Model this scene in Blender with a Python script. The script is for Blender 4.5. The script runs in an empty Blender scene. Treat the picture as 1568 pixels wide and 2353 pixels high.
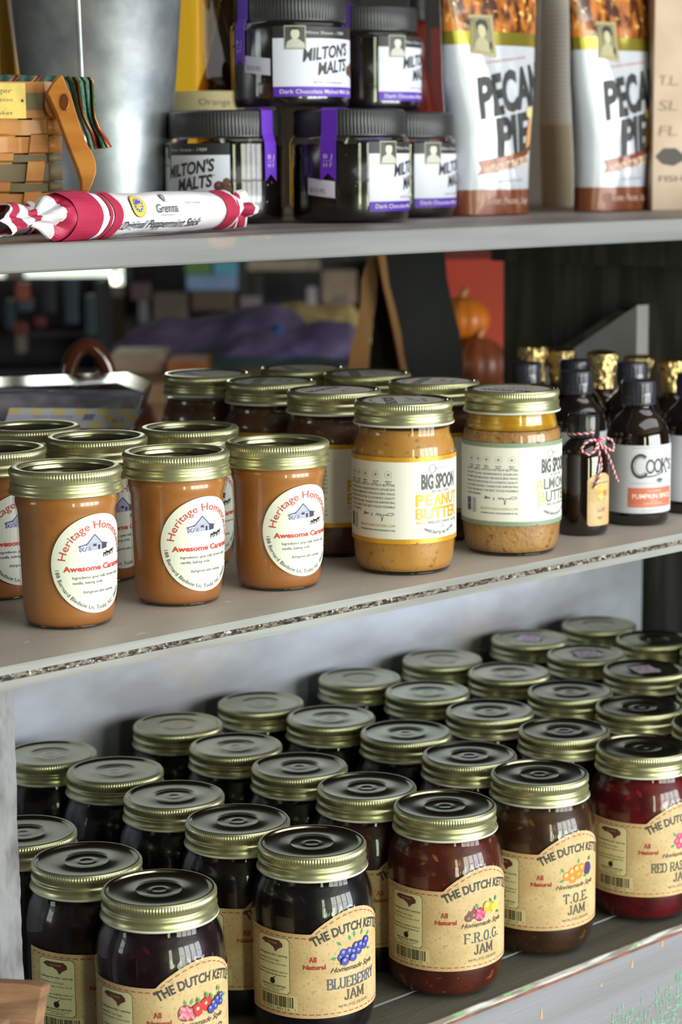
import bpy, bmesh, math, random
from math import sin, cos, pi, radians as R_, sqrt, atan2
from mathutils import Vector, Matrix, noise

# ------------------------------------------------------------------ camera, light, exposure
SC = bpy.context.scene
COL = SC.collection
EYE = 1.35                                    # eye height; the lower jars stand at z = LOW
F_PX, PITCH, ROLL, YAW = 4805.13, 0.16515, -0.00939, 0.73742
LOW, MID, UP, UPB = EYE - 0.5747, EYE - 0.29108, EYE - 0.0483, EYE - 0.0668
cam_data = bpy.data.cameras.new('camera')
cam = bpy.data.objects.new('camera', cam_data); COL.objects.link(cam)
SC.camera = cam
cam_data.sensor_fit = 'VERTICAL'; cam_data.sensor_height = 36.0; cam_data.lens = F_PX / 2353 * 36.0
cam_data.clip_start = 0.05; cam_data.clip_end = 60
cam_data.dof.use_dof = True; cam_data.dof.focus_distance = 1.37; cam_data.dof.aperture_fstop = 9.0
DX = Vector((cos(YAW), sin(YAW), 0)); DY = Vector((-sin(YAW), cos(YAW), 0))
def _sf(v):                                    # camera-yaw frame -> shelf frame (x along the shelf, y into it)
    return Vector((v.dot(DX), v.dot(DY), v.z))
_cp, _sp, _cr, _sr = cos(PITCH), sin(PITCH), cos(ROLL), sin(ROLL)
_down = Vector((0, -_sp, -_cp)); _fwd = Vector((0, _cp, -_sp)); _rt = Vector((1, 0, 0))
C_R = _sf(_rt * _cr - _down * _sr); C_D = _sf(_rt * _sr + _down * _cr); C_F = _sf(_fwd)
cam.matrix_world = Matrix(((C_R.x, -C_D.x, -C_F.x, 0), (C_R.y, -C_D.y, -C_F.y, 0), (C_R.z, -C_D.z, -C_F.z, EYE), (0, 0, 0, 1)))
EYEP = Vector((0, 0, EYE))
def ray(u, v): return C_F + C_R * ((u - 784) / F_PX) + C_D * ((v - 1176.5) / F_PX)
def at(u, v, d): return EYEP + ray(u, v) * d               # point seen at (u, v), d metres along the lens axis
def at_y(u, v, y): r = ray(u, v); return EYEP + r * (y / r.y)
def at_x(u, v, x): r = ray(u, v); return EYEP + r * (x / r.x)
def at_z(u, v, z): r = ray(u, v); return EYEP + r * ((z - EYE) / r.z)

SC.view_settings.view_transform = 'Standard'
SC.view_settings.look = 'None'
SC.view_settings.gamma = 1.0
SC.view_settings.use_curve_mapping = False
SC.view_settings.exposure = -0.72
try:
    SC.cycles.use_denoising = True
    SC.cycles.transparent_max_bounces = 24
    SC.cycles.sample_clamp_indirect = 4.0
    SC.cycles.max_bounces = 10
except Exception: pass

world = bpy.data.worlds.new('world'); SC.world = world; world.use_nodes = True
bg = world.node_tree.nodes['Background']
bg.inputs[0].default_value = (0.84, 0.96, 0.78, 1); bg.inputs[1].default_value = 2.5

def area(name, loc, size, direction, power, color):
    l = bpy.data.lights.new(name, 'AREA'); l.shape = 'RECTANGLE'; l.size, l.size_y = size
    l.energy = power; l.color = color
    o = bpy.data.objects.new(name, l); COL.objects.link(o)
    o.location = loc
    o.rotation_euler = Vector(direction).to_track_quat('-Z', 'Z').to_euler()
    return o
# daylight behind the panes of the room's windows
ROOM = dict(x0=-3.0, x1=7.0, y0=-3.2, y1=6.6, h=2.9)
FW = [(-1.0, -.55, (0.86, 1.0, 0.62)), (0.45, 1.18, (0.95, 1.0, 0.80)), (1.28, 2.01, (1.0, 1.0, 0.95)), (2.11, 2.94, (0.95, 0.98, 1.0)), (3.06, 4.25, (0.93, 0.97, 1.0))]
for i, (xa, xb, c) in enumerate(FW):
    area('window_daylight', ((xa + xb) / 2, ROOM['y0'] - 0.12, 1.28), (xb - xa, 2.25), (0, 1, 0), 150 * (xb - xa), c)
area('window_daylight', (ROOM['x0'] - 0.12, 2.6, 1.65), (1.0, 1.3), (1, 0, 0), 30, (0.9, 0.96, 1.0))
area('window_daylight', (4.75, ROOM['y1'] + 0.12, 1.55), (1.2, 1.4), (0, -1, 0), 40, (0.95, 1.0, 0.9))
area('ceiling_fill', (1.9, -0.35, ROOM['h'] - 0.03), (3.0, 1.3), (0, 0, -1), 48, (0.97, 0.98, 1.0))  # added fill light from above; the ceiling has no opening here

# ------------------------------------------------------------------ materials
def lin(c):
    return tuple(((x / 12.92) if x <= 0.04045 else ((x + 0.055) / 1.055) ** 2.4) for x in [k / 255 for k in c])
def mat(name, c, rough=0.5, metal=0.0, c2=None, scale=20, stretch=(1, 1, 1), lo=0.4, hi=0.6, bump=0.0, bscale=200, coat=0.0, detail=4, spec=0.5, c3=None, scale3=60, lo3=0.62, hi3=0.7, aniso=0, sheen=0):
    m = bpy.data.materials.new(name); m.use_nodes = True
    nt = m.node_tree; b = nt.nodes['Principled BSDF']
    b.inputs['Base Color'].default_value = (*lin(c), 1)
    b.inputs['Roughness'].default_value = rough; b.inputs['Metallic'].default_value = metal
    b.inputs['Coat Weight'].default_value = coat; b.inputs['Coat Roughness'].default_value = 0.04
    b.inputs['Specular IOR Level'].default_value = spec
    def coords(st):
        tc = nt.nodes.new('ShaderNodeTexCoord'); mp = nt.nodes.new('ShaderNodeMapping')
        mp.inputs['Scale'].default_value = st; nt.links.new(tc.outputs['Object'], mp.inputs['Vector']); return mp
    def noise_fac(sc, st, a, z):
        n = nt.nodes.new('ShaderNodeTexNoise'); n.inputs['Scale'].default_value = sc; n.inputs['Detail'].default_value = detail
        nt.links.new(coords(st).outputs[0], n.inputs['Vector'])
        r = nt.nodes.new('ShaderNodeMapRange'); r.inputs[1].default_value = a; r.inputs[2].default_value = z
        nt.links.new(n.outputs[0], r.inputs[0]); return r.outputs[0]
    last = None
    def mix(fac, ca, cb):
        x = nt.nodes.new('ShaderNodeMix'); x.data_type = 'RGBA'; nt.links.new(fac, x.inputs[0])
        if isinstance(ca, tuple): x.inputs[6].default_value = ca
        else: nt.links.new(ca, x.inputs[6])
        x.inputs[7].default_value = cb; return x.outputs[2]
    if c2: last = mix(noise_fac(scale, stretch, lo, hi), (*lin(c), 1), (*lin(c2), 1))
    if c3: last = mix(noise_fac(scale3, (1, 1, 1), lo3, hi3), last or (*lin(c), 1), (*lin(c3), 1))
    if last: nt.links.new(last, b.inputs['Base Color'])
    if bump:
        n = nt.nodes.new('ShaderNodeTexNoise'); n.inputs['Scale'].default_value = bscale; n.inputs['Detail'].default_value = 5
        nt.links.new(coords(stretch).outputs[0], n.inputs['Vector'])
        bp = nt.nodes.new('ShaderNodeBump'); bp.inputs['Strength'].default_value = bump; bp.inputs['Distance'].default_value = 0.002
        nt.links.new(n.outputs[0], bp.inputs['Height']); nt.links.new(bp.outputs[0], b.inputs['Normal'])
    return m
def glass(name, tint=(255, 255, 255), rough=0.02, ior=1.45):
    m = bpy.data.materials.new(name); m.use_nodes = True; nt = m.node_tree
    nt.nodes.remove(nt.nodes['Principled BSDF']); out = nt.nodes['Material Output']
    t = nt.nodes.new('ShaderNodeBsdfTransparent'); t.inputs[0].default_value = (*lin(tint), 1)
    g = nt.nodes.new('ShaderNodeBsdfGlossy'); g.inputs['Roughness'].default_value = rough
    f = nt.nodes.new('ShaderNodeFresnel'); f.inputs[0].default_value = ior
    x = nt.nodes.new('ShaderNodeMixShader')
    ge = nt.nodes.new('ShaderNodeNewGeometry'); iv = nt.nodes.new('ShaderNodeMath'); iv.operation = 'SUBTRACT'; iv.inputs[0].default_value = 1.0
    mu = nt.nodes.new('ShaderNodeMath'); mu.operation = 'MULTIPLY'          # thin wall: only its outer face reflects
    nt.links.new(ge.outputs['Backfacing'], iv.inputs[1]); nt.links.new(f.outputs[0], mu.inputs[0]); nt.links.new(iv.outputs[0], mu.inputs[1])
    nt.links.new(mu.outputs[0], x.inputs[0]); nt.links.new(t.outputs[0], x.inputs[1]); nt.links.new(g.outputs[0], x.inputs[2])
    nt.links.new(x.outputs[0], out.inputs[0]); return m
def glow(name, c, s):
    m = bpy.data.materials.new(name); m.use_nodes = True; b = m.node_tree.nodes['Principled BSDF']
    b.inputs['Emission Color'].default_value = (*lin(c), 1); b.inputs['Emission Strength'].default_value = s
    b.inputs['Base Color'].default_value = (*lin(c), 1); return m
_flat = {}
def ink(c, rough=0.55, metal=0.0):
    k = (c, rough, metal)
    if k not in _flat: _flat[k] = mat('print_%d_%d_%d' % c, c, rough, metal)
    return _flat[k]

# ------------------------------------------------------------------ scene graph helpers
def tag(o, label=None, cat=None, group=None, kind=None):
    if label: o['label'] = label
    if cat: o['category'] = cat
    if group: o['group'] = group
    if kind: o['kind'] = kind
    return o
def thing(name, label, cat, loc=(0, 0, 0), rz=0.0, group=None):
    o = bpy.data.objects.new(name, None); COL.objects.link(o); o.empty_display_size = 0.02
    o.location = loc; o.rotation_euler = (0, 0, rz)
    return tag(o, label, cat, group)
def dup(root, loc, rz, label, group=None):
    r = root.copy(); COL.objects.link(r); r.location = loc; r.rotation_euler = (0, 0, rz); r['label'] = label
    if group: r['group'] = group
    for ch in list(root.children):
        c = ch.copy(); COL.objects.link(c); c.parent = r
        for g in ch.children:
            d = g.copy(); COL.objects.link(d); d.parent = c
    return r

class MB:
    def __init__(s): s.v, s.f, s.m, s.sm = [], [], [], []
    def add(s, verts, faces, m=0, smooth=False):
        b = len(s.v); s.v += [tuple(p) for p in verts]
        for f in faces: s.f.append(tuple(b + i for i in f)); s.m.append(m); s.sm.append(smooth)
        return s
    def box(s, lo, hi, m=0, mats=None):
        x0, y0, z0 = lo; x1, y1, z1 = hi
        vs = [(x0, y0, z0), (x1, y0, z0), (x1, y1, z0), (x0, y1, z0), (x0, y0, z1), (x1, y0, z1), (x1, y1, z1), (x0, y1, z1)]
        return s.add(vs, [(0, 3, 2, 1), (4, 5, 6, 7), (0, 1, 5, 4), (1, 2, 6, 5), (2, 3, 7, 6), (3, 0, 4, 7)], m)
    def lathe(s, prof, seg=64, smooth=True, cap0=True, cap1=True, c=(0, 0)):
        # prof: (r, z[, mat[, knurl]])
        n = len(prof); vs = []
        for p in prof:
            k = p[3] if len(p) > 3 else 0
            for i in range(seg):
                a = 2 * pi * i / seg; r = p[0] + (k if i % 4 > 1 else 0)
                vs.append((c[0] + r * cos(a), c[1] + r * sin(a), p[1]))
        b = len(s.v); s.v += vs
        for j in range(n - 1):
            mi = prof[j][2] if len(prof[j]) > 2 else 0
            for i in range(seg):
                k = (i + 1) % seg
                s.f.append((b + j * seg + i, b + j * seg + k, b + (j + 1) * seg + k, b + (j + 1) * seg + i)); s.m.append(mi); s.sm.append(smooth)
        if cap0: s.f.append(tuple(b + i for i in reversed(range(seg)))); s.m.append(prof[0][2] if len(prof[0]) > 2 else 0); s.sm.append(False)
        if cap1: s.f.append(tuple(b + (n - 1) * seg + i for i in range(seg))); s.m.append(prof[-2][2] if len(prof[-2]) > 2 else 0); s.sm.append(False)
        return s
    def tube(s, pts, r, seg=8, m=0, rs=None):
        pts = [Vector(p) for p in pts]; n = len(pts); vs = []
        up = Vector((0, 0, 1)); prev = None
        for j, p in enumerate(pts):
            t = (pts[min(j + 1, n - 1)] - pts[max(j - 1, 0)]).normalized()
            a = (prev if prev else (up if abs(t.dot(up)) < 0.9 else Vector((1, 0, 0))))
            x = (a - t * a.dot(t)).normalized(); y = t.cross(x); prev = x
            rr = rs[j] if rs else r
            for i in range(seg):
                q = 2 * pi * i / seg; vs.append(p + (x * cos(q) + y * sin(q)) * rr)
        fs = [(j * seg + i, j * seg + (i + 1) % seg, (j + 1) * seg + (i + 1) % seg, (j + 1) * seg + i) for j in range(n - 1) for i in range(seg)]
        fs += [tuple(reversed(range(seg))), tuple((n - 1) * seg + i for i in range(seg))]
        return s.add(vs, fs, m, True)
    def prism(s, poly, off, m=0, me=None):       # 3-D polygon extruded by a vector; me = material of the edges
        n = len(poly); off = Vector(off); a = [Vector(p) for p in poly]
        vs = a + [p + off for p in a]
        s.add(vs, [tuple(range(n))], m); s.f.append(tuple(len(s.v) - 2 * n + i for i in reversed(range(n, 2 * n)))); s.m.append(m); s.sm.append(False)
        b = len(s.v) - 2 * n
        for i in range(n):
            k = (i + 1) % n; s.f.append((b + i, b + n + i, b + n + k, b + k)); s.m.append(m if me is None else me); s.sm.append(False)
        return s
    def grid(s, fn, nu, nv, m=0, smooth=True, mf=None):
        vs = [fn(i / nu, j / nv) for j in range(nv + 1) for i in range(nu + 1)]; b = len(s.v); s.v += [tuple(p) for p in vs]
        for j in range(nv):
            for i in range(nu):
                k = b + j * (nu + 1) + i
                s.f.append((k, k + 1, k + nu + 2, k + nu + 1)); s.m.append(mf((i + .5) / nu, (j + .5) / nv) if mf else m); s.sm.append(smooth)
        return s
    def blob(s, c, rad, m=0, nu=20, nv=12, amp=0.0, seed=0, freq=2.0):
        def fn(u, v):
            a, t = 2 * pi * u, pi * v
            d = Vector((sin(t) * cos(a), sin(t) * sin(a), -cos(t)))
            k = 1 + amp * noise.noise(d * freq + Vector((seed, seed * 2.1, 0)))
            return Vector(c) + Vector((d.x * rad[0], d.y * rad[1], d.z * rad[2])) * k
        return s.grid(fn, nu, nv, m)
    def mesh(s, name, mats):
        me = bpy.data.meshes.new(name); me.from_pydata(s.v, [], s.f); 
        for q in mats: me.materials.append(q)
        for i, p in enumerate(me.polygons): p.material_index = s.m[i]; p.use_smooth = s.sm[i]
        me.update(); return me
    def build(s, name, mats, parent=None, loc=(0, 0, 0), rz=0.0, solid=0.0, bevel=0.0, sub=0, flip=False):
        if not isinstance(mats, (list, tuple)): mats = [mats]
        o = bpy.data.objects.new(name, s.mesh(name, mats)); COL.objects.link(o)
        o.location = loc; o.rotation_euler = (0, 0, rz)
        if parent: o.parent = parent
        if solid: q = o.modifiers.new('solid', 'SOLIDIFY'); q.thickness = solid; q.offset = 0
        if bevel: q = o.modifiers.new('bevel', 'BEVEL'); q.width = bevel; q.segments = 2; q.limit_method = 'ANGLE'
        if sub: q = o.modifiers.new('sub', 'SUBSURF'); q.levels = sub; q.render_levels = sub
        return o

# ------------------------------------------------------------------ flat artwork that is then wrapped on a surface
_tc = {}
def text_geo(body, bold, shear):
    k = (body, bold, shear)
    if k in _tc: return _tc[k]
    c = bpy.data.curves.new('t', 'FONT'); c.body = body; c.size = 1; c.resolution_u = 3; c.offset = bold; c.shear = shear; c.fill_mode = 'FRONT'
    o = bpy.data.objects.new('t', c); me = bpy.data.meshes.new_from_object(o)
    v = [(p.co.x, p.co.y) for p in me.vertices]; f = [tuple(p.vertices) for p in me.polygons]
    bpy.data.objects.remove(o); bpy.data.curves.remove(c); bpy.data.meshes.remove(me)
    _tc[k] = (v, f); return _tc[k]
SLAB = {
 'A': (4, [[(0.2, 0), (1.9, 6), (3.8, 0)], [(0.9, 2), (3.1, 2)]], [(0.2, 0), (3.8, 0)]),
 'B': (3.8, [[(.5, 0), (.5, 6)], [(.5, 6), (2.4, 6), (3.2, 5.3), (3.2, 4), (2.4, 3.2), (.5, 3.2)], [(2.4, 3.2), (3.6, 2.3), (3.6, .9), (2.6, 0), (.5, 0)]], [(.3, 0), (.3, 6)]),
 'C': (3.8, [[(3.5, 4.8), (2.6, 5.9), (1.4, 5.9), (.4, 4.6), (.4, 1.4), (1.4, .1), (2.6, .1), (3.5, 1.2)]], [(3.5, 4.8)]),
 'D': (4, [[(.5, 0), (.5, 6)], [(.5, 6), (2.4, 6), (3.6, 4.6), (3.6, 1.4), (2.4, 0), (.5, 0)]], [(.3, 0), (.3, 6)]),
 'E': (3.5, [[(.5, 0), (.5, 6), (3.2, 6), (3.2, 5)], [(.5, 3.1), (2.5, 3.1)], [(.5, 0), (3.3, 0), (3.3, 1)]], [(.3, 0), (.3, 6)]),
 'F': (3.4, [[(.5, 0), (.5, 6), (3.2, 6), (3.2, 5)], [(.5, 3.1), (2.5, 3.1)]], [(.5, 0), (.3, 6)]),
 'G': (4, [[(3.5, 4.8), (2.6, 5.9), (1.4, 5.9), (.4, 4.6), (.4, 1.4), (1.4, .1), (2.6, .1), (3.5, .9), (3.5, 2.6)]], [(3.5, 2.6)]),
 'H': (4, [[(.5, 0), (.5, 6)], [(3.5, 0), (3.5, 6)], [(.5, 3), (3.5, 3)]], [(.5, 0), (.5, 6), (3.5, 0), (3.5, 6)]),
 'I': (1.8, [[(.9, 0), (.9, 6)]], [(.9, 0), (.9, 6)]),
 'J': (3, [[(2.2, 6), (2.2, 1), (1.4, 0), (.5, .4), (.4, 1.4)]], [(2.2, 6)]),
 'K': (3.9, [[(.5, 0), (.5, 6)], [(3.4, 6), (.6, 2.6)], [(1.6, 3.6), (3.5, 0)]], [(.5, 0), (.5, 6), (3.4, 6), (3.5, 0)]),
 'L': (3.3, [[(.5, 6), (.5, 0), (3.1, 0), (3.1, 1.2)]], [(.5, 6), (.3, 0)]),
 'M': (4.8, [[(.5, 0), (.5, 6), (2.4, 1), (4.3, 6), (4.3, 0)]], [(.5, 0), (.4, 6), (4.4, 6), (4.3, 0)]),
 'N': (4, [[(.5, 0), (.5, 6), (3.5, 0), (3.5, 6)]], [(.5, 0), (.4, 6), (3.5, 6)]),
 'O': (4, [[(2, 6), (.8, 5.3), (.4, 3), (.8, .7), (2, 0), (3.2, .7), (3.6, 3), (3.2, 5.3), (2, 6)]], []),
 'P': (3.6, [[(.5, 0), (.5, 6)], [(.5, 6), (2.5, 6), (3.3, 5.2), (3.3, 3.8), (2.5, 3), (.5, 3)]], [(.5, 0), (.3, 6)]),
 'R': (3.8, [[(.5, 0), (.5, 6)], [(.5, 6), (2.5, 6), (3.3, 5.2), (3.3, 3.9), (2.5, 3.1), (.5, 3.1)], [(1.9, 3.1), (3.5, 0)]], [(.5, 0), (.3, 6), (3.5, 0)]),
 'S': (3.4, [[(3, 4.8), (2.2, 6), (1, 5.9), (.4, 4.8), (.9, 3.6), (2.5, 2.5), (3, 1.3), (2.3, .1), (1, 0), (.4, 1.2)]], [(3, 4.8)]),
 'T': (3.8, [[(1.9, 0), (1.9, 6)], [(.3, 5), (.3, 6), (3.5, 6), (3.5, 5)]], [(1.9, 0)]),
 'U': (4, [[(.5, 6), (.5, 1.2), (1.4, 0), (2.6, 0), (3.5, 1.2), (3.5, 6)]], [(.5, 6), (3.5, 6)]),
 'Y': (3.9, [[(.4, 6), (1.95, 3), (3.5, 6)], [(1.95, 3), (1.95, 0)]], [(.4, 6), (3.5, 6), (1.95, 0)]),
 '.': (1.6, [[(.6, .1), (1.0, .1)], [(.6, .5), (1.0, .5)]], []), ' ': (2, [], [])}
class Art:
    def __init__(s): s.items = []            # (verts2d, faces, material, layer)
    def poly(s, pts, c, layer=1, m=None): s.items.append((list(pts), [tuple(range(len(pts)))], m or ink(c), layer)); return s
    def rect(s, x0, y0, x1, y1, c, layer=1, m=None): return s.poly([(x0, y0), (x1, y0), (x1, y1), (x0, y1)], c, layer, m)
    def disc(s, x, y, r, c, layer=1, ry=None, n=20, m=None):
        ry = ry or r; return s.poly([(x + r * cos(2 * pi * i / n), y + ry * sin(2 * pi * i / n)) for i in range(n)], c, layer, m)
    def ring(s, x, y, r, w, c, layer=1, ry=None, n=24, a0=0, a1=2 * pi, m=None):
        ry = ry or r; k = ry / r; vs = []; fs = []
        for i in range(n + 1):
            a = a0 + (a1 - a0) * i / n
            vs += [(x + (r - w / 2) * cos(a), y + (r - w / 2) * k * sin(a)), (x + (r + w / 2) * cos(a), y + (r + w / 2) * k * sin(a))]
            if i < n: fs.append((2 * i, 2 * i + 1, 2 * i + 3, 2 * i + 2))
        s.items.append((vs, fs, m or ink(c), layer)); return s
    def line(s, pts, w, c, layer=1, m=None):
        vs, fs = [], []
        for (xa, ya), (xb, yb) in zip(pts, pts[1:]):
            L = sqrt((xb - xa) ** 2 + (yb - ya) ** 2) or 1e-9; ux, uy = (xb - xa) / L, (yb - ya) / L; e = w * 0.35
            xa2, ya2, xb2, yb2 = xa - ux * e, ya - uy * e, xb + ux * e, yb + uy * e
            nx, ny = -uy * w / 2, ux * w / 2; b = len(vs)
            vs += [(xa2 + nx, ya2 + ny), (xa2 - nx, ya2 - ny), (xb2 - nx, yb2 - ny), (xb2 + nx, yb2 + ny)]; fs.append((b, b + 1, b + 2, b + 3))
        s.items.append((vs, fs, m or ink(c), layer)); return s
    def text(s, body, x, y, h, c, w=None, al='C', bold=0.0, shear=0.0, layer=2, bend=None, slope=0.0, m=None, rise=0.0):
        # h = capital height; y = baseline; bend=(radius): arc over (+) or under (-)
        v, f = text_geo(body, bold, shear)
        if not v: return s
        k = h / 0.73; x0 = min(p[0] for p in v); x1 = max(p[0] for p in v); kx = (w / (x1 - x0)) if w else k
        ox = {'C': -(x0 + x1) / 2, 'L': -x0, 'R': -x1}[al]
        s._put([((p[0] + ox) * kx, p[1] * k) for p in v], f, x, y, c, layer, bend, slope, m); return s
    def _put(s, pts, f, x, y, c, layer, bend, slope, m):
        out = []
        for px, py in pts:
            if bend and bend > 0: a = px / bend; out.append((x + (bend + py) * sin(a), y - bend + (bend + py) * cos(a)))
            elif bend: r = -bend; a = px / r; out.append((x + (r - py) * sin(a), y + r - (r - py) * cos(a)))
            else: out.append((x + px, y + py + px * slope))
        s.items.append((out, f, m or ink(c), layer))
    def slab(s, body, x, y, h, w, c, layer=2, bend=None, slope=0.0, t=0.85):
        adv = sum(SLAB[ch][0] for ch in body) + 0.5 * (len(body) - 1); kx = w / adv; ky = h / 6; cx = -w / 2
        vs, fs = [], []
        for ch in body:
            g = SLAB[ch]
            segs = [(a, b, t) for pl in g[1] for a, b in zip(pl, pl[1:])] + [((q[0] - .75, q[1]), (q[0] + .75, q[1]), t * .6) for q in g[2]]
            for a, b, tt in segs:
                L = sqrt((b[0] - a[0]) ** 2 + (b[1] - a[1]) ** 2) or 1; ux, uy = (b[0] - a[0]) / L, (b[1] - a[1]) / L; e = tt * .3
                thick = tt if abs(uy) > .5 else tt * .75
                nx, ny = -uy * thick / 2, ux * thick / 2; q = len(vs)
                for (qx, qy) in ((a[0] - ux * e + nx, a[1] - uy * e + ny), (a[0] - ux * e - nx, a[1] - uy * e - ny), (b[0] + ux * e - nx, b[1] + uy * e - ny), (b[0] + ux * e + nx, b[1] + uy * e + ny)):
                    vs.append((cx + qx * kx, qy * ky))
                fs.append((q, q + 1, q + 2, q + 3))
            cx += (g[0] + .5) * kx
        s._put(vs, fs, x, y, c, layer, bend, slope, None); return s
    def greek(s, x0, x1, y, h, c, seed=0, layer=2):   # a line of print too fine to read
        rnd = random.Random(seed); x = x0
        while x < x1:
            wd = h * rnd.uniform(1.5, 4.5); s.rect(x, y, min(x + wd, x1), y + h * rnd.uniform(.75, 1), c, layer); x += wd + h * .8
        return s
    def wrap(s, name, fn, parent, step=0.0025, base=0.0002, gap=0.00009, vstep=None):
        mats = []; bm = bmesh.new(); order = {}
        for vs, fs, m, layer in s.items:
            if m.name not in order: order[m.name] = len(mats); mats.append(m)
        lay = bm.verts.layers.float.new('off')
        for vs, fs, m, layer in s.items:
            bv = [bm.verts.new((p[0], p[1], layer)) for p in vs]
            for f in fs:
                try: q = bm.faces.new([bv[i] for i in f]); q.material_index = order[m.name]
                except ValueError: pass
        if bm.faces:
            big = [f for f in bm.faces]
            xs = [v.co.x for v in bm.verts]; a, b = min(xs), max(xs); n = int((b - a) / step)
            for i in range(1, n + 1):
                x = a + (b - a) * i / (n + 1)
                fsel = [f for f in bm.faces if min(v.co.x for v in f.verts) < x - 1e-7 and max(v.co.x for v in f.verts) > x + 1e-7]
                if fsel:
                    g = fsel + list({e for f in fsel for e in f.edges}) + list({v for f in fsel for v in f.verts})
                    bmesh.ops.bisect_plane(bm, geom=g, plane_co=(x, 0, 0), plane_no=(1, 0, 0), dist=1e-8)
            if vstep:
                ys = [v.co.y for v in bm.verts]; a, b = min(ys), max(ys); n = int((b - a) / vstep)
                for i in range(1, n + 1):
                    y = a + (b - a) * i / (n + 1)
                    fsel = [f for f in bm.faces if min(v.co.y for v in f.verts) < y - 1e-7 and max(v.co.y for v in f.verts) > y + 1e-7]
                    if fsel:
                        g = fsel + list({e for f in fsel for e in f.edges}) + list({v for f in fsel for v in f.verts})
                        bmesh.ops.bisect_plane(bm, geom=g, plane_co=(0, y, 0), plane_no=(0, 1, 0), dist=1e-8)
        for f in bm.faces:
            if f.normal.z < 0: f.normal_flip()
        for v in bm.verts: v.co = Vector(fn(v.co.x, v.co.y, base + gap * v.co.z))
        me = bpy.data.meshes.new(name); bm.to_mesh(me); bm.free()
        for m in mats: me.materials.append(m)
        o = bpy.data.objects.new(name, me); COL.objects.link(o)
        if parent: o.parent = parent
        return o
def cyl(r, cone=0.0, z0=0.0):
    def fn(s, t, off):
        rr = r + cone * (t - z0) + off; a = s / r; return (rr * sin(a), -rr * cos(a), t)
    return fn
def plane_map(o, ex, ez):
    o, ex, ez = Vector(o), Vector(ex).normalized(), Vector(ez).normalized(); n = ex.cross(ez)
    return lambda s, t, off: o + ex * s + ez * t + n * off

# ------------------------------------------------------------------ the room
M_floor = mat('floor_boards', (96, 80, 62), 0.6, c2=(70, 58, 44), scale=3, stretch=(1, 8, 1))
M_wallp = mat('wall_boards', (104, 94, 78), 0.8, c2=(76, 66, 54), scale=3, stretch=(1, 1, .2))
M_ceil = mat('ceiling_boards', (140, 134, 122), 0.8, c2=(120, 110, 95), scale=2, stretch=(.2, 3, 1))
M_frame = mat('window_frame_paint', (190, 186, 172), 0.5)
x0, x1, y0, y1, H = ROOM['x0'], ROOM['x1'], ROOM['y0'], ROOM['y1'], ROOM['h']
tag(MB().box((x0, y0, -.1), (x1, y1, 0)).build('floor', M_floor), kind='structure')
tag(MB().box((x0, y0, H), (x1, y1, H + .1)).build('ceiling', M_ceil), kind='structure')
def wall(name, a, b, axis, pos, th, openings, wm=None):
    # axis 'x': wall runs along x at y=pos; openings (a0, a1, z0, z1)
    m = MB(); cuts = sorted(openings); cur = a
    def bx(p, q, z0, z1):
        if q - p < 1e-4 or z1 - z0 < 1e-4: return
        if axis == 'x': m.box((p, min(pos, pos + th), z0), (q, max(pos, pos + th), z1))
        else: m.box((min(pos, pos + th), p, z0), (max(pos, pos + th), q, z1))
    for (p, q, za, zb) in cuts: bx(cur, p, 0, H); bx(p, q, 0, za); bx(p, q, zb, H); cur = q
    bx(cur, b, 0, H); tag(m.build(name, wm or M_wallp), kind='structure')
M_pale = mat('pale_wall_boards', (128, 122, 110), 0.8, c2=(108, 102, 92), scale=3, stretch=(1, 1, .2))
wall('wall_front', x0, x1, 'x', y0, -.1, [(-1.05, -.5, .15, 2.45), (0.4, 4.3, .15, 2.45)], M_pale)
wall('wall_back', x0, x1, 'x', y1, .1, [(4.15, 5.35, .85, 2.25)])
wall('wall_left', y0 + .001, y1 - .001, 'y', x0, -.1, [(2.1, 3.1, 1.0, 2.3)], M_pale)
wall('wall_right', y0 + .001, y1 - .001, 'y', x1, .1, [])
def win(name, axis, pos, a0, a1, z0, z1, bars):
    m = MB(); w = .045
    def bx(p, q, za, zb):
        if axis == 'x': m.box((p, pos - .03, za), (q, pos + .03, zb))
        else: m.box((pos - .03, p, za), (pos + .03, q, zb))
    bx(a0, a0 + w, z0, z1); bx(a1 - w, a1, z0, z1); bx(a0, a1, z0, z0 + w); bx(a0, a1, z1 - w, z1)
    for b in bars: bx(b - .045, b + .045, z0, z1)
    bx(a0, a1, (z0 + z1) / 2 - .015, (z0 + z1) / 2 + .015)
    tag(m.build(name, M_frame), kind='structure')
win('window_1', 'x', y0 - .03, 0.4, 4.3, .15, 2.45, [1.23, 2.06, 3.0])
win('window_4', 'x', y0 - .03, -1.05, -.5, .15, 2.45, [])
win('window_2', 'x', y1 + .05, 4.15, 5.35, .85, 2.25, [4.38])
win('window_3', 'y', x0 - .05, 2.1, 3.1, 1.0, 2.3, [])

# ------------------------------------------------------------------ the shelving unit
M_top = mat('shelf_paint_taupe', (192, 184, 175), 0.5, c2=(172, 165, 157), scale=5, stretch=(1, 2.5, 1), lo=.35, hi=.7, bump=.06, bscale=90, c3=(208, 200, 194), scale3=90, lo3=.68, hi3=.72)
M_ply = mat('shelf_edge_paint', (150, 152, 152), 0.6, c2=(130, 130, 127), scale=14, stretch=(.4, 2, 6), bump=.15, bscale=120)
M_core = mat('raw_plywood_core', (140, 130, 122), 0.95, c2=(62, 50, 42), scale=420, stretch=(.45, 1, 1), lo=.42, hi=.56, bump=.9, bscale=500, c3=(190, 188, 186), scale3=300, lo3=.6, hi3=.64)
M_up = mat('upper_shelf_paint', (126, 128, 130), 0.6, c2=(112, 113, 114), scale=6, stretch=(.5, 2, 6), c3=(196, 150, 108), scale3=13, lo3=.64, hi3=.80, bump=.1)
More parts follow.
